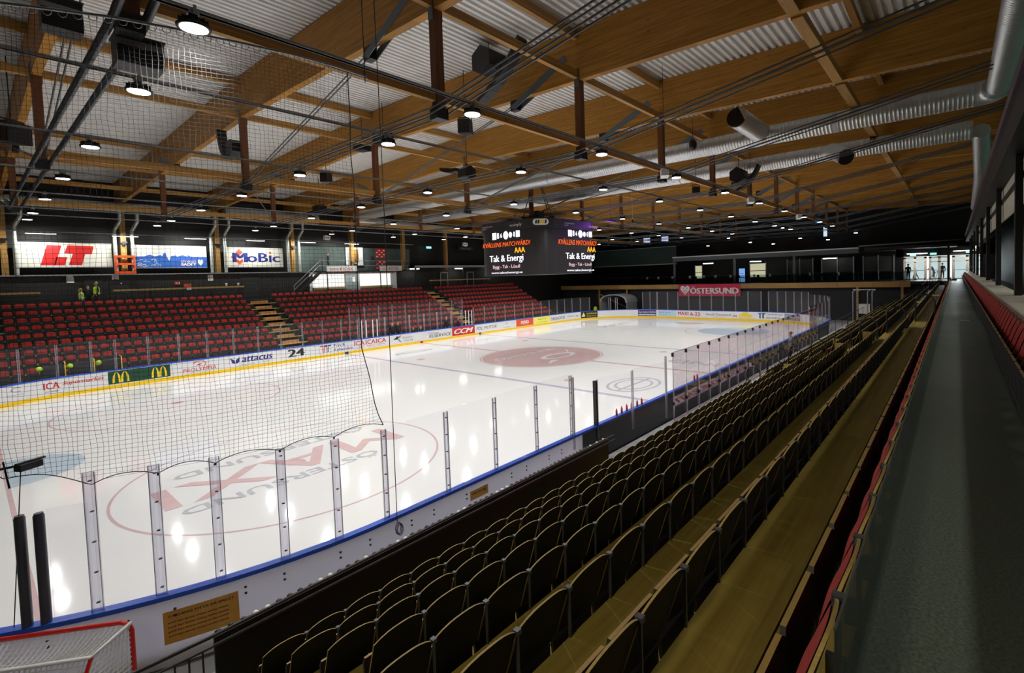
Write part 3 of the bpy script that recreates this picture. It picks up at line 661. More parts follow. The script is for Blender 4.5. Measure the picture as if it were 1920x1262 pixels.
for (n, mb, me), mp in zip(SP, ([0,1],[2],[3,1],[4])):
    WHOLE.add(mb.v, mb.f, [mp[k] for k in mb.m])
WHOLE_ME = WHOLE.mesh('tip_up_seat', [M[k] for k in wm])
def place_seat(name, x, y, z, rz, label, cat, group, parts=True):
    if parts:
        e = empty(name, (x, y, z), rz, label, cat, group)
        for n, mb, me in SP: link(n, me, e)
        return e
    o = link(name, WHOLE_ME, None, (x, y, z), rz); tag(o, label, cat, group); return o
def mass(name, spots, rz, label, cat, group=None):
    if not spots: return
    V = np.array(WHOLE.v); c, s = math.cos(rz), math.sin(rz); V = np.stack([V[:,0]*c-V[:,1]*s, V[:,0]*s+V[:,1]*c, V[:,2]], 1)
    A = (V[None]+np.array(spots)[:, None]).reshape(-1, 3); n = len(V)
    mb = MB(); mb.v = [tuple(p) for p in A.tolist()]; mb.f = [tuple(k+i*n for k in q) for i in range(len(spots)) for q in WHOLE.f]; mb.m = WHOLE.m*len(spots); mb.sm = [False]*len(mb.f)
    o = obj(name, mb, [M[k] for k in wm]); tag(o, label, cat, group, 'stuff')
def cam_px(p):
    d = Vector(p)-CAM_LOC; z = d.dot(fw)
    return (1063+909*d.dot(rt)/z, 555-909*d.dot(up)/z, z) if z > .05 else (-1e4, 0, z)
def inview(p, m=25):
    x, y, z = cam_px(p); return z > .1 and -m < x < 1920+m and -m < y < 1262+m
ROWN = {8:'row just below the walkway',7:'second row below the walkway',6:'third row below the walkway',5:'fourth row below the walkway',4:'fifth row below the walkway',3:'sixth row below the walkway',2:'seventh row below the walkway',1:'lowest row behind the black barrier'}
cand = []; rest = []
for r in range(1, 9):
    k = 0
    for i in range(-4, 116):
        x = -24.33+.5*i
        if r <= 4 and x < -24.6: continue
        if any(a-.2 < x < b+.2 for a, b in AISLE_R): continue
        p = (x, -YB(r), ZT(r))
        if not inview((x, -YB(r), ZT(r)+.7)): continue
        k += 1; cand.append((( Vector(p)-CAM_LOC).length, p, r, k))
cand.sort()
for d, p, r, k in cand:
    if k <= 42 and d < 21.5: place_seat('grandstand_seat', *p, 0, f'black backed seat in the {ROWN[r]}, {ordn(k)} from the frame bottom', 'seat', 'black backed seats below the walkway')
    else: rest.append(p)
N_IND_R = len(cand)-len(rest)
mass('grandstand_seat_rows', rest, 0, 'far black backed seats running on towards the timber deck', 'seat')
rest = []; k = 0
for i in range(0, 116):
    x = -21.4+.5*i
    if not inview((x, -24.4, 4.9)): continue
    k += 1
    if k <= 60: place_seat('wall_row_seat', x, -24.53, 4.2, 0, f'folded red seat under the wall counter, {ordn(k)} from the right picture edge', 'seat', 'red seats under the wall counter')
    else: rest.append((x, -24.53, 4.2))
mass('wall_row_seats', rest, 0, 'far folded red seats under the wall counter near the doors', 'seat')
STAIRS_L = [(-10.8, -9.55), (7.0, 8.25)]
cand = []; rest = []
for r in range(1, 10):
    ks = [0, 0, 0]
    for i in range(100):
        x = -27+.55*i
        if x > 21.5 or any(a-.25 < x < b+.25 for a, b in STAIRS_L): continue
        blk = 0 if x < -10 else 1 if x < 7.5 else 2
        if not inview((x, YB(r), ZT(r)+.7), 5): continue
        ks[blk] += 1; cand.append(((Vector((x, YB(r), ZT(r)))-CAM_LOC).length, (x, YB(r), ZT(r)), r, ks[blk], blk))
BN = ('left block across the ice', 'middle block across the ice', 'right block across the ice')
cand.sort(); 
for j, (d, p, r, k, blk) in enumerate(cand):
    if j < 290: place_seat('tip_up_seat', *p, PI, f'red seat, {ordn(k)} in {ordn(r)} row up, {BN[blk]}', 'stadium seat', 'red folding seats in the stand across the ice', False)
    else: rest.append(p)
mass('tip_up_seat_rows', rest, PI, 'remaining red folding seats higher up and farther along across the ice', 'stadium seat')
# ---- hoops, rails, barrier in the near stand
def hoop(x, y, z, lab, h=.95):
    A = [PI*i/8 for i in range(9)]; pts = [(x, y-.28, z)]+[(x, y-.28*math.cos(a), z+h-.28+.28*math.sin(a)) for a in A]+[(x, y+.28, z-.25)]
    o = obj('hand_hoop', MB().tube(pts, .024, 8), M['black']); tag(o, lab, 'handrail', 'black hand hoops up the stand aisle'); return o
for r in range(1, 9): hoop(-5.25, -(YB(r)-.45), ZT(r), f'black arched hand hoop at the stand aisle, {ordn(r)} step up from the bench glass', .98)
for r in range(2, 9, 2): hoop(14.6, -(YB(r)-.45), ZT(r), f'black arched hand hoop at the far stand aisle, {ordn(r//2)} of four going up')
e = empty('stand_rail', (0,0,0), 0, 'long thin black rail in front of the lowest seats beyond the aisle', 'handrail')
obj('rail', MB().tube([(-4.6, -16.6, 1.72), (31, -16.6, 1.72)], .024, 8), M['dark'], e)
for i in range(13): obj('baluster', MB().tube([(-4.6+i*2.9, -16.6, .6), (-4.6+i*2.9, -16.6, 1.72)], .018, 6), M['dark'], e)
e = empty('stand_rail', (0,0,0), 0, 'sloping black rail climbing to the deck beside the far seats', 'handrail')
obj('rail', MB().tube([(16, -22.0, 4.4), (33.5, -22.6, 5.3)], .024, 8), M['dark'], e)
for i in range(4): obj('baluster', MB().tube([(17.5+i*5, -22.05-.03*i, 3.4), (17.5+i*5, -22.05-.17*i, 4.46+.25*i)], .018, 6), M['dark'], e)
e = empty('barrier', (0,0,0), 0, 'black front barrier with white flecked top edge and tube rail, below the seats', 'barrier')
obj('panel', MB().box(-24.86, -16.25, -16.78, -16.82, .0, 1.56), M['black'], e)
mb = MB()
for i in range(62):
    x = -24.8+i*.138; mb.lathe((x, -16.76+.01*RNG.rand(), 1.55+.012*RNG.rand()), [(.03,0),(.038,.018),(.02,.034)], 7, int(RNG.rand() < .3))
tp = obj('top_trim', MB().box(-24.86, -16.25, -16.74, -16.84, 1.545, 1.565), M['ink'], e)
o = obj('flecked_edge', mb, [M['ink'], M['paper']], tp); o['kind'] = 'stuff'
for z, y in ((1.63, -16.9), (1.52, -16.93)): obj('tube_rail', MB().tube([(-24.9, y, z), (-16.1, y, z)], .021, 8), M['dark'], e)
e = empty('stair_rail', (0,0,0), 0, 'short black baluster railing beside the barrier above the spare goal', 'handrail')
obj('rail', MB().tube([(-24.9, -16.9, 1.63), (-26.6, -16.75, 1.60)], .024, 8).tube([(-24.9, -16.9, 1.5), (-26.6, -16.75, 1.47)], .014, 6), M['dark'], e)
for i in range(11): obj('baluster', MB().tube([(-25.0-.13*i, -16.9+.011*i, .1), (-25.0-.13*i, -16.9+.011*i, 1.5)], .011, 6), M['dark'], e)
struct('floor_ice_side', MB().box(-34, 34, -15.14, -16.7, -.06, .02), mat('scuffed_white_floor', (.55,.56,.6), .5, var=.4, scale=2.5))
# lettered strip below the bench glass
e = empty('banner_strip', (0,0,0), 0, 'white strip with red and black letters behind the bench glass foot', 'banner')
obj('strip', MB().prism([(-16.50,.80),(-16.78,.98),(-16.78,.93),(-16.50,.75)], (-11.2,0,0), (0,1,0), (0,0,1), (10.6,0,0)), M['paper'], e)
mb = MB(); fn = plane((-11.0, -16.5, .812), (1,0,0), (0,-.84,.54)); text_on(mb, 'ÖSTERSUND HOCKEY', fn, 0, 10, .02, .28, .05); obj('lettering', mb, M['red'], e)
# paper on seats
for i, (x, r) in enumerate(((-7.1, 3), (-7.0, 5), (-6.98, 6), (-2.4, 4))):
    o = obj('seat_end_panel', MB().prism([(0,0),(.4,.0),(.42,.42),(.1,.42)], (x+.02, -YB(r)+.02, ZT(r)+.25), (0,1,0), (0,0,1), (.02,0,0)), M['tread']); tag(o, f'tan wooden end panel at the aisle seats, {ordn(i+1)} of four going up', 'panel')
# ---- wall side of the walkway: counter, pillars, boxes
e = empty('counter', (0,0,0), 0, 'long wooden spectator counter along the boxes above the red seats', 'counter')
mb = MB(); obj('top', MB().box(-29.5, 34, -24.58, -25.0, 5.10, 5.13), mat('pale_counter_top', (.62,.60,.55), .3, var=.3, scale=3), e)
fm = wood('brown_counter_front', (.27,.18,.10), (.17,.11,.06), 'x', lam=.3)
for i in range(25): obj('front_panel', MB().box(-29.5+i*2.5+.008, -29.5+(i+1)*2.5-.008, -24.58, -24.61, 4.9, 5.1), fm, e)
PX = [-12.7+6.05*i for i in range(8)]
for i, X in enumerate([-18.75]+PX): 
    w = .11
    o = obj('trim_pillar', MB().box(X-w, X+w, -24.84, -24.96, 5.13, 8.06), M['black']); o['kind'] = 'structure'
struct('trim_header', MB().box(-30, 38, -24.66, -25.5, 8.05, 8.75).box(-30, 38, -25.5, -25.53, 7.3, 8.05), M['black'])  # header, plus an added lip that hides the assumed strip lights from view
struct('trim_soffit', MB().box(-30, 38, -24.60, -24.66, 8.62, 8.8), mat('plum_painted_edge', (.10,.06,.09), .5))
struct('wall_right_sheet', MB().box(-30, 30, -25.55, -25.6, 8.8, 12.4), M['greenwall'])
struct('wall_right_boxes', MB().box(-30, 38, -27.2, -27.3, 4.2, 8.8), M['blackwall'])
cp = mat('cream_box_panel', (.78,.76,.62), .6, var=.1, scale=2)
for i, X in enumerate(PX[:5]):
    o = struct('trim_panel', MB().box(X+.12, X+5.9, -25.0, -25.03, 7.08, 7.6).box(X+.12, X+5.9, -25.0, -25.03, 7.74, 8.03), cp)
    struct('trim_bar', MB().box(X+.1, X+5.9, -24.97, -25.04, 7.6, 7.74), M['black'])
e = empty('lit_cubicle', (0,0,0), 0, 'lit timber framed cubicle with pale wall behind the wall counter', 'cubicle')
obj('back_wall', MB().box(-10.6, -8.2, -26.5, -26.55, 5.13, 6.4), mat('pale_cubicle_wall', (.75,.8,.8), .6), e)
for x in (-10.7, -8.3): obj('timber_post', MB().box(x, x+.14, -26.3, -26.45, 5.1, 6.45), M['column'], e)
obj('pale_leg', MB().box(-11.6, -11.45, -25.6, -25.7, 5.13, 5.75).box(-11.2, -11.05, -25.6, -25.7, 5.13, 5.75), M['paper'], e)
area_light('cubicle_light', (-9.4, -26.2, 6.35), 1.2, .3, 9, (.95,1,1), (0,.2,-1))
o = obj('alarm_sign', MB().box(-3.2, -2.9, -26.4, -26.42, 6.15, 6.4), M['red']); tag(o, 'small red wall sign between the two dark pillars', 'sign')
for i in range(3):
    o = obj('exit_sign', MB().box(24+i*3, 24.5+i*3, -25.2, -25.25, 7.1-.0*i, 7.3), M['tube']); tag(o, f'small white light under the wall header, {ordn(i+1)} of three towards the doors', 'light')
# pale metal seam plates on the walkway
for i, x in enumerate((-9.0, -.5)):
    o = obj('floor_plate', MB().box(x, x+.5, -23.98, -24.2, 4.2, 4.206), M['steel']); tag(o, f'pale metal joint plate across the walkway, {("nearer","farther")[i]} of two', 'plate')
# ================================================================== LAMPS, NET, SCOREBOARD
LY = [-15, -11.4, -5.7, 0, 5.7, 11.2, 14.4]; LX = [-24.2+5.35*k for k in range(10)]
LP = []
mb = MB().lathe((0,0,0), [(.17,.012),(.215,0),(.222,.03),(.2,.055),(.12,.075),(.11,.15),(.05,.165),(.05,.19)], 20)
for k in range(12):
    a = 2*PI*k/12; c, s = math.cos(a), math.sin(a); mb.obox((.14*c, .14*s, .095), (.05*c,.05*s,0), (-.004*s,.004*c,0), (0,0,.04))
LP.append(('lamp_body', mb.mesh('lamp_body', M['dark'])))
LP.append(('lens', MB().lathe((0,0,0), [(.175,-.004),(.175,.012)], 20).mesh('lens', M['lens'])))
LP.append(('bracket', MB().box(-.03,.03,-.1,.1,.18,.2).box(-.02,.02,-.1,-.085,.19,.32).box(-.02,.02,.085,.1,.19,.32).box(-.07,.07,-.06,.06,.2,.29).mesh('bracket', M['steel'])))
ll = bpy.data.lights.new('arena_lamp_light', 'AREA'); ll.shape = 'DISK'; ll.size = .33; ll.energy = LAMP_W; ll.color = (1, .985, .95); ll.spread = LAMP_SPREAD
RN = ('first','second','third','fourth','fifth','sixth','seventh')
for ri, y in enumerate(LY):
    o = obj('lamp_rail', MB().box(-30, 36, y-.04, y+.04, 9.93, 9.98).box(-30, 36, y-.045, y+.045, 9.93, 9.936), M['steel']); tag(o, f'thin steel lamp rail along the hall, {RN[ri]} from the walkway side', 'rail', 'steel lamp rails')
    for k, x in enumerate(LX):
        e = empty('arena_lamp', (x, y, 9.68), 0, f'round white hall lamp, {ordn(k+1)} along the {RN[ri]} rail from the walkway', 'lamp', 'round hall lamps')
        for n, me in LP: link(n, me, e)
        lo = bpy.data.objects.new('lamp_light', ll); COL.objects.link(lo); lo.parent = e; lo.location = (0,0,-.02)
# ---- linear fixtures over the banners
for i, X in enumerate((-23.0, -18.7, -14.4, -10.05, -5.6, -1.25)):
    e = empty('linear_light', (X, 24.6, 9.8), 0, f'slim white linear light over the far banners, {ordn(i+1)} from the left', 'light', 'linear lights over the banners')
    obj('housing', MB().box(-.75,.75,-.06,.06,0,.07), M['white'], e); obj('tube', MB().box(-.72,.72,-.05,.05,-.012,0), M['tube'], e); obj('bracket', MB().box(-.03,.03,-.02,.02,.07,.16), M['steel'], e)
    area_light('banner_light', (X, 24.55, 9.76), 1.4, .1, 110, (1,1,.94), (0,.5,-.86))
o = obj('lamp_rail', MB().tube([(-27, 24.6, 9.95), (6, 24.6, 9.95)], .03, 6), M['steel']); tag(o, 'steel rail carrying the linear lights over the banners', 'rail')
# ---- protective net: vertical sheet along the corner glass
NET_S = []                                                # (angle or x, xy)
arc = lambda a: Vector((-21.5-8.54*math.sin(a), -6.5-8.54*math.cos(a), 0))
A1 = math.radians(40); nS = int(8.54*A1/.066)
POSTA = [math.radians(a) for a in (40, 34.5, 28.1, 23.0, 18.2, 12.2, 6.3, 0)]
def zbot(a):
    for hi, lo in zip(POSTA[:-1], POSTA[1:]):
        if lo <= a <= hi: t = (a-lo)/(hi-lo); return 3.0+.75*max(0, t*(1-t))*.55+ (.45*max(0, (a-math.radians(28.1))/math.radians(12)))
    return 3.0
def edge_in(z): t = (z-3.0)/6.75; return .8*min(1, (t*4.2))**.8*.45 if t > 0 else 0     # right edge curves in
def npt(a, z):
    wv = .035*math.sin(a*70+z*1.3)*math.sin((z-3)*.9)+.02*math.sin(z*5+a*23)
    p = arc(a); d = (p-Vector((-21.5,-6.5,0))).normalized(); return p+d*wv+Vector((0,0,z))
nt = empty('protective_net', (0,0,0), 0, 'large black safety net hanging over the corner glass', 'net')
mb = MB(); TW = .0021
for i in range(nS+1):
    a = A1*i/nS; z0 = zbot(a); x_in = a*8.54
    zs = [z0+(9.75-z0)*k/14 for k in range(15)]; zs = [z for z in zs if edge_in(z) <= x_in+.001]
    if len(zs) > 1: mb.tube([npt(a+.0018*math.sin(z*7+i), z) for z in zs], TW, 3, False, smooth=False)
nz = int(6.75/.066)
for k in range(1, nz):
    z = 3.0+k*.066; aa = [A1*i/22 for i in range(23)]; aa = [a for a in aa if zbot(a) <= z and edge_in(z) <= a*8.54]
    if not aa: continue
    if edge_in(z) > 0 : aa = [edge_in(z)/8.54]+aa
    if len(aa) > 1: mb.tube([npt(a, z+.006*math.sin(a*90+k)) for a in aa], TW, 3, False, smooth=False)
o = obj('mesh', mb, M['net'], nt); o['kind'] = 'stuff'
obj('hem_rope', MB().tube([npt(A1*i/110, zbot(A1*i/110)) for i in range(111)], .007, 5), M['net'], nt)
obj('edge_rope', MB().tube([npt(edge_in(z)/8.54, z) for z in [3.0+6.75*i/30 for i in range(31)]], .009, 5), M['net'], nt)
mb = MB().tube([npt(A1*i/40, 9.78) for i in range(41)], .022, 6)
for i in range(36):
    a = A1*i/36; A = [2*PI*j/8 for j in range(9)]; c = npt(a, 9.74); t = Vector((math.cos(a), -math.sin(a), 0))
    mb.tube([c+t*.05*math.cos(q)+Vector((0,0,.055*math.sin(q))) for q in A], .006, 4, False)
obj('top_cable', mb, M['steel'], nt)
for i in range(3, 7): obj('hem_knot', MB().lathe(npt(POSTA[i], 2.97), [(.012,0),(.02,.02),(.012,.04)], 8), M['net'], nt)
e = empty('hanging_cable', (0,0,0), 0, 'thin black cable hanging from the roof to the board, coiled at its end', 'cable')
obj('cable', MB().tube([(-21.35, -15.16, 13.2), (-21.33, -15.16, 8), (-21.36, -15.16, 1.02)], .008, 5).tube([(-21.62, -15.2, 13.2), (-21.6, -15.16, 9.6)], .008, 5), M['net'], e)
mb = MB(); A = [2*PI*j/12 for j in range(13)]
for q in range(3): mb.tube([(-21.36+.06*math.cos(a)+.02*q, -15.19-.006*q, .9+.12*math.sin(a)-.02*q) for a in A], .008, 5, False)
obj('coil', mb, M['net'], e)
e = empty('goal_camera', (0,0,0), 0, 'small black camera on an arm at the lower left edge of the net', 'camera')
c = arc(math.radians(32.6))+Vector((0,0,3.40)); obj('body', MB().obox(c, (.11,.06,0), (-.03,.055,0), (0,0,.045)).obox(c+Vector((.02,.02,.055)), (.14,.07,0), (-.012,.02,0), (0,0,.012)), M['ink'], e)
obj('arm', MB().tube([c+Vector((-.05,-.02,.03)), c+Vector((-.6,.38,-.06))], .018, 6), M['ink'], e)
o = obj('net_rope', MB().tube([arc(math.radians(33.2))+Vector((0,0,3.36)), arc(math.radians(34.6))+Vector((0,-.05,1.14))], .006, 5), M['net']); tag(o, 'thin black rope from the small camera down to the blue cap', 'rope')
# ---- scoreboard
H_ = 3.1; RCN = 1.1
def ring_pts(h, rc, n=8):
    P = []
    for cx, cy, a0 in ((h-rc, h-rc, 0), (-h+rc, h-rc, PI/2), (-h+rc, -h+rc, PI), (h-rc, -h+rc, 1.5*PI)):
        for i in range(n+1): a = a0+PI/2*i/n; P.append((cx+rc*math.cos(a), cy+rc*math.sin(a)))
    return P
sb = empty('scoreboard', (0,0,6.0), 0, 'black four sided video cube with orange and white text hanging over centre ice', 'scoreboard'); sb.location = (0,0,0)
P = ring_pts(H_, RCN); obj('screen', MB().prism(P, (0,0,5.98), (1,0,0), (0,1,0), (0,0,3.08)), M['screen'], sb)
P2 = ring_pts(H_+.12, RCN+.1); obj('header_band', MB().prism(P2, (0,0,9.06), (1,0,0), (0,1,0), (0,0,.62)), M['ink'], sb)
obj('hanger', MB().box(-.35,.35,-.35,.35,9.68,10.6).box(-1.6,1.6,-.08,.08,9.9,10.1).box(-.08,.08,-1.6,1.6,9.9,10.1), M['black'], sb)
hd = obj('hanger_cable', MB().tube([(-1.5,0,10),(-.3,0,12.9)], .03, 6).tube([(1.5,0,10),(.3,0,12.9)], .03, 6).tube([(0,-1.5,10),(0,-.3,12.9)], .03, 6).tube([(0,1.5,10),(0,.3,12.9)], .03, 6), M['dark'], sb)
F1 = lambda o: (lambda u, v: Vector((-H_-o, -u, v)))       # face towards the near end, u = -y
F2 = lambda o: (lambda u, v: Vector((u, -H_-o, v)))
def face(fn, u, hfn, shift):
    # u: dict of (u0,u1,v0,v1)
    def lay(t, k, m, off=.0, sh=0):
        mb = MB(); text_on(mb, t, fn, *u[k], off, sh); obj('screen_text', mb, M[m], sb)
    lay('KVÄLLENS MATCHVÄRD!', 'kv', 'escr_red', .015, .2); lay('AAA', 'aaa', 'escr_amb', .05)
    lay('Tak & Energi', 'tak', 'escr_white', .03); lay('Bygg - Tak - Lösull', 'bygg', 'escr_pink', .01); lay('www.takochenergi.se', 'www', 'escr_white', .01)
    a, b, c, d = u['ic']; w = b-a; h = d-c; mb = MB()
    for t, x0, x1, z0, z1 in (('1',0,.09,0,1),('8',.16,.23,.1,.95),('6',.29,.35,.2,.85),('0',.79,.85,.15,.9),('1',.92,1,.1,1)): text_on(mb, t, fn, a+x0*w, a+x1*w, c+z0*h, c+z1*h, .05)
    poly_on(mb, [(a+w*.5+w*.1*math.cos(2*PI*i/10), c+h*.5+h*.6*math.sin(2*PI*i/10)) for i in range(10)], fn); poly_on(mb, [(a+w*.68+w*.065*math.cos(2*PI*i/10), c+h*.5+h*.42*math.sin(2*PI*i/10)) for i in range(10)], fn)
    obj('screen_text', mb, M['escr_white'], sb)
    mb = MB(); text_on(mb, 'SCOREBOARD', hfn, shift, shift+1.05, 9.38, 9.46, .01); text_on(mb, 'LED', hfn, shift, shift+.4, 9.24, 9.32, .01); text_on(mb, 'nodeply', hfn, shift+2.75, shift+3.85, 9.2, 9.46, 0); obj('lettering', mb, M['paper'], sb)
Z0 = lambda lo, hi: (lo, hi)
face(F1(.012), dict(ic=(-1.4,1.1,8.5,8.98), kv=(-2.5,2.1,7.98,8.35), aaa=(.64,1.6,7.5,7.85), tak=(-1.83,1.43,6.82,7.4), bygg=(-1.52,1.1,6.42,6.72), www=(-1.71,1.32,6.08,6.27)), F1(.135), -2.35)
face(F2(.012), dict(ic=(-.25,2.36,8.55,9.0), kv=(-1.42,3.0,7.98,8.4), aaa=(1.82,2.84,7.52,7.9), tak=(-.67,2.69,6.86,7.42), bygg=(-.34,2.3,6.46,6.74), www=(-.6,2.6,6.1,6.3)), F2(.135), -.85)
c = Vector((-H_-.12+(RCN+.1)*(1-math.cos(PI/4)), -H_-.12+(RCN+.1)*(1-math.sin(PI/4)), 9.4)); d = Vector((.7071,-.7071,0)); n = Vector((-.7071,-.7071,0))
rr = lambda w, h: [(x, y) for cx, cy, a0 in ((w-h,0,-PI/2),(-w+h,0,PI/2)) for x, y in [(cx+h*math.cos(a0+PI*i/8), h*math.sin(a0+PI*i/8)) for i in range(9)]]
b = obj('badge', MB().prism(rr(.52,.2), c+n*.0, d, (0,0,1), n*.03), M['paper'], sb)
mb = MB()
for i in range(5): mb.prism([(-.38+.155*i,-.12),(-.26+.155*i,-.12),(-.22+.155*i,.12),(-.34+.155*i,.12)], c+n*.03, d, (0,0,1), n*.006, 1 if i in (2,3) else 0)
obj('badge_stripe', mb, [M['ink'], M['gold']], b)
# ================================================================== DUCTS, SPEAKERS, ROOF FITTINGS
def ribbed(pts, r, pitch=.14, amp=.016, n=20):
    """duct with real ribs along straight pieces"""
    mb = MB(); P = [Vector(p) for p in pts]; path = []; rs = []
    for a, b in zip(P[:-1], P[1:]):
        L = (b-a).length; k = max(1, int(L/pitch))
        for i in range(k):
            for t, rr in ((0, r), (.72, r), (.86, r+amp)): path.append(a+(b-a)*((i+t)/k)); rs.append(rr)
    path.append(P[-1]); rs.append(r); return mb.tube(path, rs, n)
def duct(lab, pts, r, cuffs=(), pitch=.14, m='duct'):
    e = empty('air_duct', (0,0,0), 0, lab, 'duct'); obj('spiral_tube', ribbed(pts, r, pitch), M[m], e)
    for a, b in cuffs: obj('cuff', MB().tube([a, b], r+.012, 20), M['steel'], e)
    return e
d1 = duct('large silver spiral duct crossing the roof, nearer of two', [(-3,-24.5,12.0),(-3,20,12.0)], .42, [((-3,-20,12),(-3,-19.8,12)), ((-3,-12,12),(-3,-11.9,12)), ((-3,-4,12),(-3,-3.9,12))])
duct('large silver spiral duct crossing the roof, farther of two', [(3,-24.5,12.0),(3,18,12.0)], .42, [((3,-19,12),(3,-18.9,12)), ((3,-10,12),(3,-9.9,12))])
A = [PI/2*i/6 for i in range(7)]
obj('elbow', MB().tube([(-3-.5*(1-math.cos(a)), -24.5-.5*math.sin(a), 12.0) for a in A], .43, 20), M['duct'], d1)
duct('silver duct running along the wall above the walkway', [(-3.5,-25.05,12.0),(-24,-25.05,12.0)], .33, pitch=.13)
duct('silver duct dropping down the wall beyond the green sheet', [(3,-24.8,11.9),(9,-25.0,10.6),(16,-25.0,9.6)], .33, pitch=.2)
e = empty('duct_outlet', (0,0,0), 0, 'short open ended duct outlet angled down from the nearer silver duct', 'duct')
obj('spiral_tube', ribbed([(-3.0,-16.9,12.1),(-5.6,-16.6,12.35)], .44, .3, .004), M['duct'], e); obj('opening', MB().tube([(-5.55,-16.6,12.34),(-5.63,-16.6,12.352)], .425, 20), M['black'], e)
obj('brace', MB().bar((-5.65,-16.6,11.93),(-5.65,-16.6,12.78), .03, .03), M['dark'], e)
e = empty('duct_outlet', (0,0,0), 0, 'short bent duct outlet under the farther silver duct', 'duct')
obj('spiral_tube', ribbed([(3,-18.4,12.0),(2.2,-18.9,11.9),(1.2,-19.6,11.3)], .4, .3, .004), M['duct'], e); obj('opening', MB().tube([(1.25,-19.57,11.33),(1.18,-19.61,11.29)], .39, 20), M['black'], e)
mg = mat('greenish_duct', (.55,.60,.55), .35, .5)  # slightly greener and less metallic than the other ducts
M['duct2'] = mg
duct('long silver duct along the top of the far banner wall', [(-28,25.0,12.0),(-13.2,25.0,12.0)], .33, m='duct2')
duct('silver duct under the roof over the far stand', [(-12.2,24.6,12.0),(-4.6,24.6,12.0)], .5, [((-12.3,24.6,12),(-12.1,24.6,12))])
duct('low silver duct over the middle of the far stand', [(-3,20,11.6),(9,21,11.5)], .33)
for i, X in enumerate((-24.66,-18.66,-12.6,-6.5)):
    for k, s in enumerate((-.5, .5)):
        e = empty('downpipe', (0,0,0), 0, f'slim silver downpipe at the far wall, {("left","right")[k]} of the {ordn(i+1)} timber column from the left', 'pipe', 'silver downpipes beside the timber columns')
        obj('pipe', ribbed([(X+s,25.6,7.05),(X+s,25.6,10.3)], .12, .25, .004, 12), M['duct2'], e); obj('bend', MB().tube([(X+s,25.6,10.3),(X+s+.32,25.4,11.0),(X+s+.32,25.3,11.9)], .125, 12), M['duct2'], e)
        obj('collar', MB().tube([(X+s,25.6,7.5),(X+s,25.6,7.62)], .14, 12), M['steel'], e)
# ---- speakers: curved line array + cabinet behind it
def speaker(lab, top, bot, face, cab, w=.6, bulge=.16, bw=.55, hang=None):
    top, bot, face, cab = map(Vector, (top, bot, face, cab)); ax = (bot-top); L = ax.length; ax.normalize(); face = (face-ax*face.dot(ax)).normalized(); s = ax.cross(face)
    e = empty('loudspeaker', (0,0,0), 0, lab, 'loudspeaker'); n = 8; P0 = []; P1 = []
    for i in range(n+1):
        t = i/n; v = top+ax*(L*t)+face*(bulge*(1-(2*t-1)**2)); k = .2-.06*abs(2*t-1); P0.append(v); P1.append(v-face*k)
    mb = MB()
    for a, fl in ((P0, False), (P1, True)): mb.grid([[p-s*w/2 for p in a], [p+s*w/2 for p in a]], 0, False, fl)
    for sg in (-1, 1): mb.grid([[p+s*sg*w/2 for p in P0], [p+s*sg*w/2 for p in P1]], 0, False, sg > 0)
    for q in (0, -1): mb.add([P0[q]-s*w/2, P0[q]+s*w/2, P1[q]+s*w/2, P1[q]-s*w/2], [(0,1,2,3)])
    p = obj('array_panel', mb, M['black'], e)
    for i in range(1, n): obj('grille_joint', MB().obox(P0[i]+face*.004, s*w*.48, ax*.006, face*.004), M['dark'], p)
    d = Vector((face.x, face.y, 0)); d = d.normalized() if d.length > .2 else Vector((1,0,0)); q = Vector((-d.y, d.x, 0)); bm = MB()
    hx = [(bw*.62*math.cos(PI*k/3+PI/6), bw*.62*math.sin(PI*k/3+PI/6)) for k in range(6)]; bm.prism(hx, cab-q*bw/2, d, (0,0,1), q*bw); obj('cabinet', bm, M['black'], e)
    h = Vector(hang) if hang else Vector((cab.x, cab.y, zt(cab.y)))
    obj('hanger', MB().tube([cab, h], .015, 6), M['dark'], e); obj('yoke', MB().tube([(top+bot)/2-face*.1, cab], .035, 6), M['dark'], e)
    return e
speaker('large black line array speaker with cabinet at top centre of the roof', (-14.0,-12.2,14.05), (-14.0,-10.0,12.4), (0,-.65,-.76), (-14.0,-10.45,13.75), .42, .22, .85)
speaker('black line array speaker on the timber post left of centre, behind the net', (-18.9,2.0,12.8), (-18.9,1.3,11.45), (0,1,-.25), (-18.75,.55,11.8), .36, .16, .6, (-18.7,.1,11.8))
speaker('black line array speaker in front of the silver ducts at right', (1.8,-15.3,11.7), (1.8,-14.05,10.4), (0,-.65,-.76), (1.8,-14.1,11.3), .42, .2, .75)
speaker('flat black line array speaker at the middle post over the ice', (-12.0,-5.0,10.95), (-12.0,-6.15,10.75), (0,.2,-1), (-12.0,-6.6,10.6), .6, .08, .55)
def boxspk(lab, c, s, rz):
    e = empty('loudspeaker', c, rz, lab, 'loudspeaker'); a, b, h = s
    obj('cabinet', MB().prism([(-a,-h),(a,-h*.8),(a*.8,h),(-a,h*.9)], (0,-b,0), (1,0,0), (0,0,1), (0,2*b,0)), M['black'], e); zr = zt(c[1])-c[2]; obj('yoke', MB().box(-.03,.03,-b-.03,-b-.005,-.1,h+.1).box(-.03,.03,b+.005,b+.03,-.1,h+.1).box(-.03,.03,-b-.03,b+.03,h+.08,h+.12).box(-.012,.012,-.012,.012,h+.1,zr), M['dark'], e)
boxspk('black box speaker right below the bright lamp at top centre', (-13.0,-7.8,12.2), (.28,.25,.3), .6)
boxspk('black box speaker at the second post left of centre, left of pair', (-13.0,.5,13.0), (.35,.3,.3), .4)
boxspk('black box speaker at the second post left of centre, right of pair', (-13.1,-1.7,12.9), (.35,.35,.3), .2)
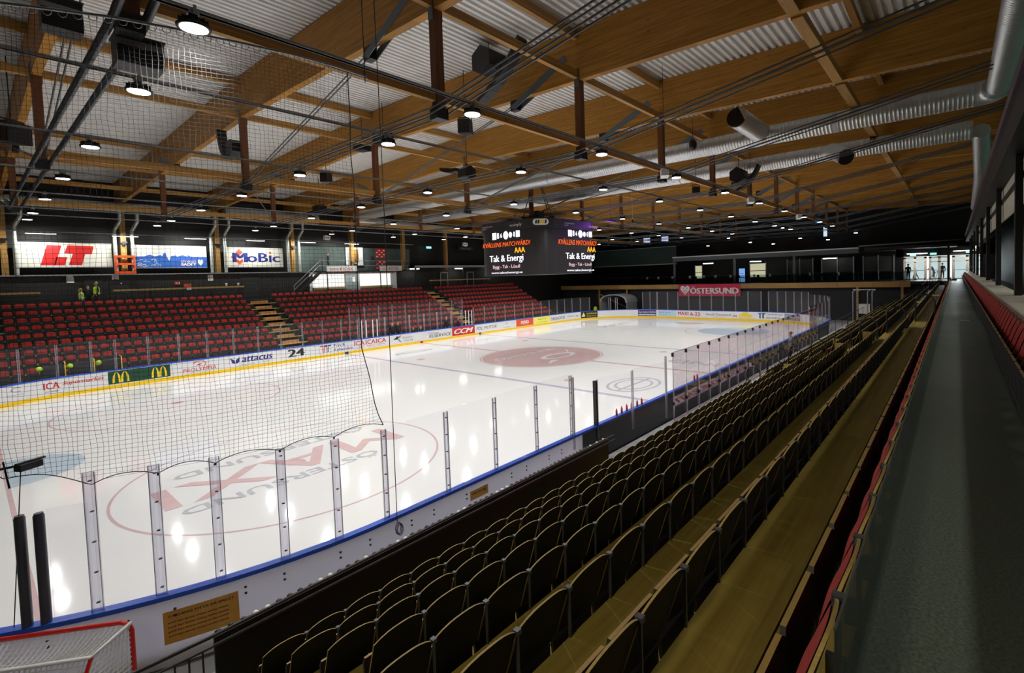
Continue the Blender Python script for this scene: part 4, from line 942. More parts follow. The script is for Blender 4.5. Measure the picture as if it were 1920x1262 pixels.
boxspk('small black speaker hanging over the far stand behind the net', (-11.6,7.6,12.6), (.28,.25,.3), .5)
boxspk('black speaker beside the far silver duct', (-8.0,16.5,11.8), (.4,.4,.35), .2)
boxspk('black round backed speaker on the left post behind the net', (-25.1,3.7,11.8), (.35,.4,.4), 2.2)
boxspk('small black speaker low over the right lamp rows', (1.3,-11.7,10.7), (.22,.2,.25), .6)
# ---- winch boxes and conduits at upper left
for lab, c, s in (('black motor box on the net rigging, left of two', (-25.0,-9.5,11.45), (.3,.25,.3)), ('black motor box on the first post, right of two', (-24.5,-13.1,9.75), (.3,.24,.22))):
    e = empty('winch_box', c, 0, lab, 'winch'); a, b, h = s
    obj('case', MB().box(-a,a,-b,b,-h,h), M['black'], e); obj('lid', MB().box(-a-.02,a+.02,-b-.02,b+.02,h,h+.03), M['dark'], e); obj('label_strip', MB().box(-a,a,-b-.003,-b,.06,.16), M['greyink'], e)
# floodlights with white shades
for lab, c, rz in (('small white floodlight hanging at the lamp rail left of the ducts', (-8.0,-14.4,10.0), .6), ('small white floodlight under the rail by the farther duct', (2.3,-14.6,9.9), .6), ('small white floodlight at the far right lamp rail', (13.5,-14.6,9.8), .6), ('white floodlight box over the far stand right of the net edge', (6.0,15.5,9.4), 0), ('white floodlight box hanging in front of the letter banner', (-7.6,16.5,9.6), 0)):
    e = empty('floodlight', c, rz, lab, 'floodlight'); obj('housing', MB().prism([(-.2,-.14),(.2,-.2),(.26,.1),(-.14,.18)], (0,-.16,0), (1,0,0), (0,0,1), (0,.32,0)), M['white'], e)
    obj('front_glass', MB().box(-.22,.18,-.165,-.16,-.1,.06), M['greyink'], e); obj('yoke', MB().tube([(0,0,.1),(0,0,zt(c[1])-c[2])], .01, 6), M['dark'], e)
for lab, c in (('white dome camera hanging under the roof left of the scoreboard', (-3.0,14.9,12.6)), ('white dome camera hanging right of the scoreboard', (3.4,-6.0,9.6)), ('round black projector hanging right of the timber posts', (-4.0,-13.9,12.1))):
    e = empty('dome_camera', c, 0, lab, 'camera'); big = 2.2 if 'projector' in lab else 1
    obj('dome', MB().lathe((0,0,0), [(.03*big,-.16*big),(.08*big,-.1*big),(.09*big,0),(.05*big,.08*big)], 12), M['black'] , e); obj('stem', MB().tube([(0,0,.05),(0,0,.4)], .02, 6).tube([(0,0,.4),(0,0,zt(c[1])-c[2])], .008, 5), M['white'] if big == 1 else M['dark'], e)
# cross cables under the roof
for i, (p, q) in enumerate((((-12.6,-13.5,10.2),(-6.5,0,10.3)), ((-6.5,-13.5,10.2),(-.6,0,10.3)), ((-18.66,0,10.3),(-12.6,13.5,10.3)), ((-.6,-13.5,10.2),(5.5,0,10.3)), ((-18.66,13.5,10.3),(-12.6,25,11.5)), ((5.5,-13.5,10.2),(11.5,0,10.3)))):
    o = obj('brace_rod', MB().tube([p, q], .025, 6), M['rod']); tag(o, f'thin diagonal steel rod between timber posts, {ordn(i+1)} counting away from the camera', 'rod', 'diagonal roof rods')
e = empty('assumed_lamp', (-29.6,-22.6,8.3), 0, 'assumed round warm lamp over the near end of the stand, unseen behind the camera', 'lamp'); obj('housing', MB().lathe((0,0,0), [(.3,.0),(.34,.04),(.2,.2),(.05,.24)], 16).tube([(0,0,.2),(0,0,6)], .012, 5), M['dark'], e)  # lamp and housing are assumed, added out of view to light the near planks
e = empty('assumed_stage_light', (3.3,-4.2,9.75), 0, 'assumed purple glowing stage light strip right of the scoreboard', 'light'); obj('bar', MB().box(-.7,.7,-.05,.05,-.05,.05).tube([(0,0,.05),(0,0,4.8)], .01, 5), M['dark'], e); obj('glow', MB().box(-.68,.68,-.045,.045,-.06,-.05), M['purple'], e)  # assumed fixture, added for the purple light on the rails
l = area_light('assumed_stage_purple', (3.3,-4.2,9.62), 1.2, .1, 30, (.45,.12,1), (-.5,-.2,-.6))
# ================================================================== FAR WALL BANNERS, KIOSK, END DECK, GOAL
def banner(name, lab, x0, x1, z0, z1, y, m='cream'):
    e = empty(name, (0,0,0), 0, lab, 'banner'); obj('sheet', MB().box(x0, x1, y, y+.03, z0, z1), M[m], e)
    obj('bottom_rail', MB().box(x0, x1, y-.02, y+.05, z0-.06, z0), M['steel'], e); return e
def bn(x0, x1, z0, z1, y): return lambda u, v: Vector((x0+u*(x1-x0), y, z1-v*(z1-z0)))
e = banner('banner', 'white banner with slanted red letters LT, far left wall', -24.2, -19.3, 7.6, 9.32, 26.0); f = bn(-24.2,-19.3,7.6,9.32,25.994)
nu = lambda pts: [((x-155)/1110, (y-322)/280) for x, y in pts]
mb = MB(); 
for p in ([(505,350),(668,355),(580,585),(420,585)], [(600,487),(725,490),(690,585),(572,585)], [(735,350),(1045,355),(1015,452),(690,448)], [(790,450),(935,452),(890,585),(735,582)]): poly_on(mb, nu(p), f)
obj('lettering', mb, M['red'], e)
e = banner('banner', 'white and blue banner with town skyline and heart, far wall', -18.15, -13.35, 7.52, 9.3, 26.0, 'paper'); f = bn(-18.15,-13.35,7.52,9.3,25.994)
mb = MB(); sky = [(0,1),(0,.52),(.15,.5),(.22,.42),(.28,.5),(.36,.44),(.38,.5),(.4,.36),(.43,.36),(.44,.5),(.47,.7),(.5,.47),(.56,.45),(.58,.5),(.66,.43),(.72,.5),(.73,.42),(.77,.5),(1,.52),(1,1)]
for a, b in zip(sky[1:-2], sky[2:-1]): 
    if b[0] > a[0]: poly_on(mb, [(a[0],1),a,b,(b[0],1)], f)
obj('blue_print', mb, M['midblue'], e)
f = bn(-18.15,-13.35,7.52,9.3,25.988); mb = MB(); g = lambda u, v: f(u, 1-v)
text_on(mb, 'STORSJÖ', g, .63, .84, .20, .33, .03); text_on(mb, 'BADET', g, .63, .84, .08, .2, .05)
hp = [(.905+.045*.06*16*math.sin(t)**3, .24+.011*(13*math.cos(t)-5*math.cos(2*t)-2*math.cos(3*t)-math.cos(4*t))) for t in [2*PI*i/24 for i in range(24)]]; poly_on(mb, hp, g)
for i in range(26):
    u, v = .02+RNG.rand()*.34, .03+RNG.rand()*.33; r = .012+RNG.rand()*.02
    mb.grid([[g(u+r*k*math.cos(a), v+r*k*1.5*math.sin(a)) for a in [PI*j/6 for j in range(7)]] for k in (.6, 1)], 0, False)
obj('lettering', mb, M['paper'], e)
e = banner('banner', 'white banner with blue word and two red diamonds, far wall', -12.05, -7.33, 7.55, 9.28, 26.0); f = bn(-12.05,-7.33,7.55,9.28,25.994); g = lambda u, v: f(u, 1-v)
mb = MB(); text_on(mb, 'M', g, .14, .36, .24, .72, .06); text_on(mb, 'oB', g, .37, .72, .24, .72, .04); rect_on(mb, g, .745, .79, .24, .6); text_on(mb, 'c', g, .81, .94, .24, .56, .03); obj('lettering', mb, M['navy'], e)
mb = MB()
for p in ([(.24,.92),(.30,.75),(.24,.58),(.18,.75)], [(.19,.42),(.24,.3),(.29,.42),(.29,.24),(.24,.1),(.19,.24)], [(.1,.5),(.13,.58),(.13,.42)]): poly_on(mb, p, g)
poly_on(mb, [(.768+.024*math.cos(2*PI*i/12), .74+.055*math.sin(2*PI*i/12)) for i in range(12)], g); obj('red_print', mb, M['orangered'], e)
mb2 = MB(); f = bn(-12.05,-7.33,7.55,9.28,25.99)
for i in range(4):
    X = (-24.66,-18.66,-12.6,-6.5)[i]; o = obj('black_clamp_lamp', MB().box(X-.2,X+.2,25.5,25.7,9.35,9.5).box(X-.1,X+.1,25.45,25.7,9.2,9.35), M['black']); tag(o, f'small black lamp clamped on a timber column, {ordn(i+1)} from the left', 'lamp', 'clamp lamps on the columns')
e = empty('lift_cage', (0,0,0), 0, 'orange steel work cage standing before the timber column on the ledge', 'lift')
for p, q in (((-19.2,25.45,7.05),(-19.2,25.45,8.42)), ((-18.15,25.45,7.05),(-18.15,25.45,8.42))): obj('post', MB().bar(p, q, .2, .1), M['liftorange'], e)
for z, h in ((8.35,.16),(7.78,.16),(7.13,.2)): obj('rail', MB().box(-19.3,-18.1,25.40,25.5,z-h/2,z+h/2), M['liftorange'], e)
for i, (x, z, s) in enumerate(((-21.3,6.68,.38),(-18.9,6.72,.38),(-14.9,6.6,0),(-12.9,6.62,.36))):
    if not s: continue
    o = obj('notice', MB().box(x-s/2-.35,x+s/2-.35,25.69,25.71,z-.25,z+.25), M['paper']); mb = MB(); mb.box(x-.48,x-.22,25.684,25.69,z-.12,z-.09).box(x-.48,x-.22,25.684,25.69,z+.02,z+.05); obj('lettering', mb, M['ink'], o); tag(o, f'white paper notice on the black cladding under the ledge, {ordn(min(i+1,3))} from the left', 'sign')
o = obj('toilet_symbol', MB().prism([(-.12,0),(-.03,0),(0,.28),(.03,0),(.12,0),(.1,.36),(.22,.3),(.12,.62),(-.12,.62),(-.22,.3),(-.1,.36)], (-18.95,25.68,5.65), (1,0,0), (0,0,1), (0,.012,0)).lathe((-18.95,25.675,6.32), [(.02,-.06),(.07,0),(.02,.06)], 8), M['paper']); tag(o, 'white figure symbol on the dark toilet door', 'sign')
o = obj('exit_notice', MB().box(-15.7,-15.35,25.68,25.71,6.1,6.35), M['red']); mb = MB(); text_on(mb, '41', plane((-15.66,25.675,6.14),(1,0,0),(0,0,1)), 0, .28, 0, .17, .03); obj('lettering', mb, M['paper'], o); tag(o, 'small red square sign on the black cladding', 'sign')
for i, (x0, x1) in enumerate(((-21.0,-20.0),(-19.6,-18.5),(-10.9,-9.6))):
    e = empty(f'door_{i+1}', (0,0,0), 0, kind='structure'); obj('door_leaf', MB().box(x0,x1,25.66,25.72,4.6,6.6), M['dark'], e); obj('door_handle', MB().tube([(x1-.12,25.6,5.6),(x1-.24,25.6,5.6)], .012, 6), M['steel'], e)
for (x0, x1, nm) in ((-27,-23.2,'left end'),(-19.5,-11.0,'middle part'),(8.5,18.0,'right block')):
    e = empty('bar_shelf', (0,0,0), 0, f'long wooden standing shelf behind the top seat row, {nm} of the far stand', 'shelf'); obj('board', MB().box(x0,x1,25.0,25.3,5.72,5.86), M['ply'], e)
    for i in range(int((x1-x0)/2)+1): obj('leg', MB().box(x0+.1+i*2,x0+.16+i*2,25.1,25.2,4.6,5.72), M['dark'], e)
e = empty('bag', (-15.0,25.1,5.86), 0, 'small orange box with white tag on the long wooden shelf', 'box'); obj('body', MB().box(-.22,.22,-.12,.12,0,.3), M['orangered'], e); obj('tag', MB().box(-.1,.2,-.15,-.13,-.2,-.02), M['paper'], e)
for i, x in enumerate((-12.3, -11.4)): o = obj('cup', MB().lathe((x,25.1,5.86), [(.06,0),(.09,.25),(.085,.26)], 10), M['paper']); tag(o, f'white cup at the right end of the wooden shelf, {("left","right")[i]} of two', 'cup')
# kiosk and platform
e = empty('kiosk', (0,0,0), 0, 'white lit kiosk with two counters under the camera platform', 'kiosk')
obj('back_wall', MB().box(-5.2,5.2,27.0,27.1,4.6,7.0), M['paper'], e)
for x0, x1 in ((-4.7,-1.55),(.15,3.75)): obj('shutter', MB().box(x0,x1,25.9,25.95,5.45,6.75), M['kiosk'], e); obj('counter', MB().box(x0-.1,x1+.1,25.6,25.95,5.22,5.42), M['ply'], e); obj('front', MB().box(x0-.1,x1+.1,25.75,25.95,4.6,5.22), mat('pale_green_kiosk', (.5,.58,.55), .5), e)
obj('middle_pillar', MB().box(-1.45,.05,25.8,25.95,4.6,6.7), mat('grey_green_pillar', (.3,.36,.36), .5, var=.2, scale=5), e); obj('notice', MB().box(-.75,-.45,25.77,25.79,5.9,6.4), M['paper'], e)
mb = MB().box(-5.0,4.2,25.7,26.2,6.75,6.95); obj('wavy_valance', mb, mat('patterned_valance', (.5,.38,.4), .6, var=.7, scale=6), e)
area_light('kiosk_light', (-.3,25.3,6.7), 8, .3, 45, (1,1,.95), (0,.4,-1))
for i, (x0, x1) in enumerate(((-3.5,-.25),(2.3,5.0))):
    o = obj('kiosk_sign', MB().box(x0,x1,25.5,25.55,7.02,7.55), M['paper']); mb = MB(); fn = plane((x0,25.495,7.12),(1,0,0),(0,0,1)); text_on(mb, 'KIOSK', fn, (x1-x0)*.42, (x1-x0)*.85, 0, .32, .01); text_on(mb, 'östersunds', fn, (x1-x0)*.1, (x1-x0)*.38, .05, .25, 0); obj('lettering', mb, M['red'], o); tag(o, f'white kiosk sign with red word on the platform edge, {("left","right")[i]} of two', 'sign')
e = empty('camera_platform', (0,0,0), 0, 'dark raised camera platform with railing and stairs above the kiosk', 'platform')
obj('floor_slab', MB().box(-4.2,6.0,25.55,27.2,6.95,7.1), M['dark'], e)
for x in (-3.9,-.9,2.1,5.6): obj('railing_post', MB().box(x-.03,x+.03,25.56,25.6,7.1,8.15), M['dark'], e)
obj('railing', MB().box(-4.2,6.0,25.56,25.6,8.1,8.15).box(-4.2,6.0,25.56,25.6,7.6,7.64), M['steel'], e)
obj('support_post', MB().box(-3.5,-3.42,25.5,25.58,4.6,6.95).box(2.3,2.38,25.5,25.58,4.6,6.95), M['dark'], e)
s = obj('stair', MB().bar((-6.6,25.45,4.75),(-4.1,25.45,7.05), .06, .3).bar((-6.6,26.3,4.75),(-4.1,26.3,7.05), .06, .3), M['dark'], e)
for i in range(9): obj('stair_tread', MB().box(-6.5+i*.28,-6.2+i*.28,25.45,26.3,4.85+i*.255,4.9+i*.255), M['steel'], s)
obj('stair_railing', MB().tube([(-6.7,25.45,5.7),(-4.2,25.45,8.05)], .025, 6).tube([(-6.7,25.45,5.3),(-4.2,25.45,7.65)], .02, 6).tube([(-6.7,25.45,4.7),(-6.7,25.45,5.7)], .025, 6), M['steel'], e)
struct('wall_left_platform', MB().box(-6.2,7,26.9,27.0,7.1,9.6), mat('grey_green_wall', (.10,.14,.13), .7, var=.2, scale=2))
o = obj('white_board', MB().box(-.9,1.0,26.6,26.65,7.7,9.6), mat('bright_backdrop', (.8,.82,.85), .6)); tag(o, 'bright white backdrop behind the commentators on the platform', 'backdrop')
o = obj('warm_wall_panel', MB().box(-.2,.5,26.55,26.6,8.0,9.4), M['column']); tag(o, 'timber column lit in front of the white backdrop', 'panel')
area_light('platform_light', (.2,26.0,9.7), 1.6, .2, 22, (1,1,.95), (0,.5,-1))
for i, (z0, z1) in enumerate(((8.45,9.5),(7.2,8.2))):
    o = obj('sponsor_panel', MB().box(2.1,3.25,25.9,25.94,z0,z1), M['red']); mb = MB()
    for r in range(4):
        for c_ in range(4):
            if (r+c_) % 2 == 0: x, z = 2.16+c_*.27, z0+.1+r*(z1-z0-.15)/4; mb.box(x,x+.2,25.892,25.9,z,z+.13)
    obj('white_logo_marks', mb, M['paper'], o); tag(o, f'red interview wall panel with white marks on the platform, {("upper","lower")[i]} of two', 'panel')
e = empty('tripod_camera', (1.5,25.9,7.1), 0, 'black television camera on a tripod at the platform railing', 'camera')
for a in (0, 2.1, 4.2): obj('leg', MB().tube([(0,0,1.15),(.4*math.cos(a),.3*math.sin(a),0)], .025, 6), M['ink'], e)
obj('body', MB().box(-.15,.15,-.3,.25,1.15,1.5).box(-.08,.08,-.5,-.3,1.22,1.42), M['ink'], e)
# hall behind the right half of the far stand
e = empty('gallery', (0,0,0), 0, 'dark upper gallery with pale edge beam above the right far stand', 'gallery'); obj('edge_beam', MB().box(6.8,40,25.6,25.75,7.35,7.62), M['steel'], e); obj('slab', MB().box(6.8,43,25.75,27.2,7.35,7.6), M['black'], e)
for x in (6.9,14.0,21.0): obj('support_post', MB().box(x-.08,x+.08,25.6,25.72,4.6,7.35), M['dark'], e)
for i, x in enumerate((7.2,13.8,20.0)):
    ee = empty('ceiling_tube', (x,26.3,7.25), 0, f'white light under the far gallery, {ordn(i+1)} from the kiosk', 'light', 'lights under the far gallery'); obj('tube', MB().box(-.6,.6,-.08,.08,-.06,0), M['tube'], ee); obj('housing', MB().box(-.65,.65,-.1,.1,0,.06), M['white'], ee)
    area_light('gallery_light', (x,26.2,7.15), 1.2, .2, 10, (1,1,.95), (0,-.1,-1))
for i, x in enumerate((11.5,15.8)):
    ee = empty(f'door_{i+4}', (0,0,0), 0, kind='structure'); obj('door_leaf', MB().box(x,x+1.0,27.1,27.16,4.6,6.7), M['dark'], ee); obj('door_frame', MB().box(x-.1,x,27.05,27.16,4.6,6.8).box(x+1,x+1.1,27.05,27.16,4.6,6.8).box(x-.1,x+1.1,27.05,27.16,6.7,6.8), M['steel'], ee)
o = obj('exit_sign', MB().box(9.0,9.7,26.3,26.35,9.7,9.95), M['exit']); tag(o, 'glowing blue green exit sign high above the right far stand', 'sign')
o = obj('gallery_sign', MB().box(13.9,16.4,26.4,26.45,9.6,10.1), M['ink']); mb = MB(); text_on(mb, 'Matchvärd', plane((14.4,26.39,9.72),(1,0,0),(0,0,1)), 0, 1.6, 0, .26, .01); obj('lettering', mb, M['greyink'], o); tag(o, 'dark sign with grey word on the upper gallery', 'sign')
# end deck
dk = empty('end_deck', (0,0,0), 0, 'timber fronted spectator deck across the far end of the hall', 'deck')
obj('floor_slab', MB().box(34.1,43.5,-24,26,3.9,4.2), M['dark'], dk); 
fas = wood('timber_fascia_wood', (.56,.34,.12), (.40,.22,.07), 'y', lam=.6)
for i in range(14): obj('timber_fascia', MB().box(34.0,34.1,-20.3+i*3.3+.01,-20.3+(i+1)*3.3-.01,3.62,4.22), fas, dk)
for y in (-15.6,-19.6,13.5,18.4): obj('timber_post', MB().box(33.95,34.15,y-.11,y+.11,-.06,3.62), fas, dk)
obj('brace', MB().bar((33.9,18.2,2.9),(33.9,13.6,1.0), .1, .14), fas, dk)
obj('handrail', MB().tube([(34.05,-20.3,5.25),(34.05,25,5.25)], .02, 6), M['dark'], dk)
obj('glass_balustrade', MB().box(34.04,34.06,-20.3,13,4.22,5.2), M['pane'], dk)
struct('wall_deck', MB().box(34.6,34.8,-24,26,-.06,3.88), mat('dark_blue_grey_wall', (.016,.018,.024), .6))
o = obj('banner', MB().box(33.9,33.94,-3.0,5.25,2.65,4.22), M['magenta']); mb = MB(); fn = plane((33.89,3.6,2.98),(0,-1,0),(0,0,1)); text_on(mb, 'ÖSTERSUND', fn, 0, 6.35, 0, .92, .06)
hp = [(-.75+.042*16*math.sin(t)**3, .52+.045*(13*math.cos(t)-5*math.cos(2*t)-2*math.cos(3*t)-math.cos(4*t))) for t in [2*PI*i/28 for i in range(28)]]; poly_on(mb, hp, fn); obj('lettering', mb, M['paper'], o)
mb = MB(); fn = plane((33.885,3.6,2.98),(0,-1,0),(0,0,1))
for u, v in ((-1.05,.7),(-.45,.7),(-.75,.45),(-.95,.35),(-.55,.35),(-.75,.1)): mb.grid([[fn(u+k*.1*math.cos(a), v+k*.1*math.sin(a)) for a in [2*PI*i/10 for i in range(11)]] for k in (.55,1)], 0, False)
obj('heart_rings', mb, M['magenta'], o); tag(o, 'crimson city banner with white word and heart on the deck front', 'banner')
e = empty('restaurant_canopy', (0,0,0), 0, 'grey flat canopy with pale edge over the end deck restaurant', 'canopy')
obj('fascia', MB().box(35.0,35.2,-15.6,6.6,7.35,7.85), mat('slate_grey_fascia', (.09,.11,.12), .5), e); obj('edge_strip', MB().box(34.9,35.25,-15.6,6.6,7.85,7.98), M['white'], e); obj('roof_slab', MB().box(35.2,43,-24,6.6,7.6,7.9), M['black'], e)
for y in (6.4,-1.9,-9.0): obj('post', MB().box(35.0,35.2,y-.13,y+.13,4.2,7.4), mat('slate_grey_post', (.10,.12,.13), .5), e)
e = empty('restaurant_canopy', (0,0,0), 0, 'upper thin pale edge of the canopy running to the entrance doors', 'canopy'); obj('edge_strip', MB().bar((35.0,-15.6,8.1),(38,-25,8.35), .15, .12), M['steel'], e); obj('fascia', MB().bar((35.1,-15.6,7.75),(38.1,-25,7.95), .12, .55), M['black'], e)
dkw = mat('dark_blind', (.10,.115,.11), .5, var=.2, scale=3)
for i, (y0, y1) in enumerate(((-7.0,-10.0),(-11.0,-14.4),(-15.4,-18.4))):
    w = empty(f'window_{i+1}', (0,0,0), 0, kind='structure'); obj('pane', MB().box(39.9,39.95,y0,y1,5.3,7.0), dkw, w)
    for k in range(3): y = y0+(y1-y0)*k/2; obj('window_frame', MB().box(39.8,39.95,y-.05,y+.05,4.3,7.1), M['steel'], w)
for i, (y0, y1) in enumerate(((5.5,4.5),(-2.3,-4.3))):
    e = empty('serving_hatch', (0,0,0), 0, f'warm lit doorway at the restaurant wall, {("left","right")[i]} of two', 'doorway'); obj('glow', MB().box(40.0,40.05,y0,y1,4.9,6.7), emit('warm_hatch', (.95,.9,.6), .55), e); obj('shelf', MB().box(39.9,40.0,y0,y1,5.7,5.78), M['dark'], e); obj('frame', MB().box(39.88,40.0,y0,y0+.08,4.3,6.8).box(39.88,40.0,y1-.08,y1,4.3,6.8), M['steel'], e)
o = obj('drinks_fridge', MB().box(39.6,39.9,-.9,-1.6,4.3,6.1), emit('blue_fridge', (.25,.5,1), .8)); obj('shelf', MB().box(39.55,39.6,-.95,-1.55,4.9,4.95).box(39.55,39.6,-.95,-1.55,5.4,5.45), M['ink'], o); tag(o, 'blue lit drinks fridge by the restaurant wall', 'fridge')
for i, y in enumerate((11,9.2,7.0,4.4,2.4,.8,-1.2,-4.2,-6.1,-8.9,-10.6,-13.6)):
    e = empty('menu_card', (35.6,y,4.95), .1*i, f'white menu card standing on the deck counter, {ordn(i+1)} from the left', 'card', 'menu cards on the deck counter'); obj('card', MB().prism([(-.02,0),(.06,.36),(.075,.36),(0,0)], (0,-.14,0), (1,0,0), (0,0,1), (0,.28,0)), M['paper'], e); obj('foot', MB().box(-.08,.08,-.1,.1,0,.015), M['ink'], e)
e = empty('deck_counter', (0,0,0), 0, 'dark narrow standing counter along the end deck edge', 'counter'); obj('top', MB().box(35.4,35.9,-19,13,4.9,4.95), M['black'], e)
for i in range(11): obj('leg', MB().box(35.6,35.68,-18.5+i*3,-18.4+i*3,4.2,4.9), M['black'], e)
for i in range(26):
    y = 12.4-i*1.2; e = empty('bar_stool', (36.3+.1*RNG.rand(),y,4.2), RNG.rand()*3, f'dark bar stool at the deck counter, {ordn(i+1)} from the left', 'stool', 'bar stools on the end deck')
    obj('seat', MB().lathe((0,0,.72), [(.17,0),(.19,.03),(.15,.06)], 10), M['cloth'], e); obj('back', MB().box(-.18,-.15,-.16,.16,.74,1.05), M['cloth'], e); obj('leg_frame', MB().tube([(.12,.12,.72),(.2,.2,0)], .015, 5).tube([(-.12,.12,.72),(-.2,.2,0)], .015, 5).tube([(.12,-.12,.72),(.2,-.2,0)], .015, 5).tube([(-.12,-.12,.72),(-.2,-.2,0)], .015, 5), M['ink'], e)
e = empty('side_gallery', (0,0,0), 0, 'dark green upper balcony front right of the scoreboard', 'gallery'); gm = mat('dark_green_panel', (.022,.05,.042), .5); obj('front', MB().box(38,38.1,22,7.5,7.2,9.6), gm, e); obj('edge', MB().box(37.9,38.15,22,7.5,7.05,7.2).box(37.9,38.15,22,7.5,9.6,9.68), M['steel'], e)
for i, y in enumerate((13.4,10.3)):
    o = obj('tv_screen', MB().box(40,40.06,y-.55,y+.55,10.6,11.3), emit('bluish_tv', (.6,.7,1), .8)); tag(o, f'small bluish television on the upper gallery, {("left","right")[i]} of two', 'screen')
o = obj('tall_sign', MB().box(40,40.05,-11.2,-11.6,9.7,10.9), emit('white_sign_light', (.7,.85,1), .9)); obj('blue_top', MB().box(40,40.05,-10.2,-11.4,11.4,11.7), emit('blue_sign_light', (.05,.2,1), .7), o); tag(o, 'blue and white glowing sign high above the canopy', 'sign')
o = obj('exit_sign', MB().box(43,43.1,-25.5,-26.2,10.6,10.9), M['exit']); tag(o, 'small glowing exit sign high in the dark far corner', 'sign')
for i, (y, z) in enumerate(((4,9.5),(1,10.4),(-2,9.6),(-5,9.2),(-6.2,11.2),(-8.3,9.7),(-11.5,9.3),(-14.5,9.9))):
    o = obj('bar_spotlight', MB().box(41,41.1,y-.18,y+.18,z,z+.07), M['tube']); tag(o, f'tiny white light in the dark upper bar over the canopy, {ordn(i+1)} from the left', 'light', 'tiny lights in the upper bar')
for i in range(3):
    o = obj('linear_light', MB().box(38,38.1,(2.8,-3.6,-12.2)[i]-.7,(2.8,-3.6,-12.2)[i]+.7,6.9,7.0), M['tube']); tag(o, f'slim white light under the restaurant canopy, {ordn(i+1)} from the left', 'light', 'lights under the canopy')
# entrance doors
for i, (y0, y1) in enumerate(((-19.4,-21.3),(-21.7,-23.3),(-23.7,-26.0))):
    e = empty(f'door_{i+6}', (0,0,0), 0, kind='structure'); fr = mat('pale_timber_frame', (.70,.62,.50), .5)
    for k in range(3): y = y0+(y1-y0)*k/2; obj('door_frame', MB().box(40.0,40.12,y-.12,y+.12,4.2,6.75), fr, e)
    obj('door_frame', MB().box(40.0,40.12,y0+.1,y1-.1,6.55,6.75).box(40.0,40.12,y0,y1,6.1,6.2).box(40.0,40.12,y0,y1,4.2,4.35), fr, e)
    for k in range(2): a, b = y0+(y1-y0)*k/2, y0+(y1-y0)*(k+1)/2; obj('door_glass', MB().box(40.05,40.07,a-.1,b+.1,4.35,6.55), M['pane'], e); obj('push_bar', MB().box(39.95,40.0,a-.12,b+.12,5.2,5.26), M['alu'], e)
mb = MB(); text_on(mb, 'A', plane((39.99,-24.95,5.3),(0,-1,0),(0,0,1)), 0, .55, 0, .5, .03); o = obj('door_letter', mb, M['paper']); tag(o, 'white letter A on the right hand entrance door', 'sign')
struct('wall_entrance', MB().box(40.0,40.2,-19.3,-18.6,4.2,7.8).box(40.0,40.2,-26.05,-28.5,4.2,7.8).box(40.0,40.2,-18.6,-28.5,6.78,9), M['black'])
struct('wall_lobby', MB().box(43.2,43.4,-18.6,-28.4,4.2,7), M['lobby']); struct('floor_lobby', MB().box(40.2,43.4,-18.6,-28.4,4.15,4.2), M['concrete'])  # lobby wall glows by itself, standing in for the lit interior
area_light('lobby_light', (41.5,-22.5,6.7), 5, 1.5, 60, (.95,.98,1), (-.5,0,-1))
area_light('door_spill', (42.8,-22.3,5.6), 4, 1.6, 420, (.92,.97,1), (-1,0,-.12))
for i, (y, z) in enumerate(((-20.6,7.05),(-24.6,7.15))):
    e = empty('entrance_light', (38.8,y,z), 0, f'bright double tube light over the entrance doors, {("left","right")[i]} of two', 'light'); obj('tube', MB().box(-.2,-.08,-.9,.9,0,.06).box(.08,.2,-.9,.9,0,.06), M['tube'], e); obj('housing', MB().box(-.25,.25,-.95,.95,.06,.1), M['white'], e)
    area_light('entrance_lamp', (38.8,y,z-.05), .5, 1.8, 40, (1,.98,.95), (0,0,-1))
for i, (y, z) in enumerate(((-20.2,6.85),(-22.0,6.9),(-25.0,6.95))):
    o = obj('exit_sign', MB().box(39.5,39.55,y-.28,y+.28,z,z+.22), M['exit']); tag(o, f'green white exit sign over the entrance doors, {ordn(i+1)} from the left', 'sign', 'exit signs over the doors')
o = obj('trim_door_post', MB().box(33.8,34.0,-23.25,-23.45,4.2,7.9), M['black']); o['kind'] = 'structure'
# people-gate tunnel behind end glass
e = empty('players_tunnel', (0,0,0), 0, 'grey fabric players tunnel behind the corner glass', 'tunnel'); tm = mat('grey_tunnel_fabric', (.33,.35,.37), .6)
A = [PI*i/10 for i in range(11)]; obj('canopy', MB().grid([[(x, 13.7-2.3*math.cos(a), 1.9+1.15*math.sin(a)**.7) for a in A] for x in (30.6,33.4)], 0, False).grid([[(30.6, 13.7-k*2.3*math.cos(a), 1.9+k*1.15*math.sin(a)**.7) for a in A] for k in (.88,1)], 0, False), tm, e)
for y in (11.5,15.9): obj('side', MB().box(30.6,33.4,y-.03,y+.03,0,1.95), tm, e)
for y in (13.0,13.3,14.1,14.4): obj('door_post', MB().box(30.55,30.6,y-.03,y+.03,0,2.6), M['white'], e)
o = obj('green_barrel', MB().lathe((30.9,17.0,0), [(.25,0),(.28,.4),(.28,.9),(.2,1.25)], 12), M['hivis']); tag(o, 'yellow green bin behind the far corner glass', 'bin')
e = empty('penalty_gate', (0,0,0), 0, 'grey steel tube gate behind the far right corner glass', 'gate')
for y in (-15.6,-16.0,-16.9,-17.3): obj('upright', MB().tube([(31,y,0),(31,y,3.3),(31,y-.3,3.5)], .05, 8), M['steel'], e)
obj('top_bar', MB().tube([(31,-15.6,3.5),(31,-17.6,3.5)], .05, 8), M['steel'], e)
o = obj('white_crate', MB().box(32.6,33.4,-16.9,-15.9,.9,1.9).box(32.58,32.6,-16.7,-16.2,1.4,1.6), M['paper']); tag(o, 'white panel beside the deck post at the far right', 'panel')
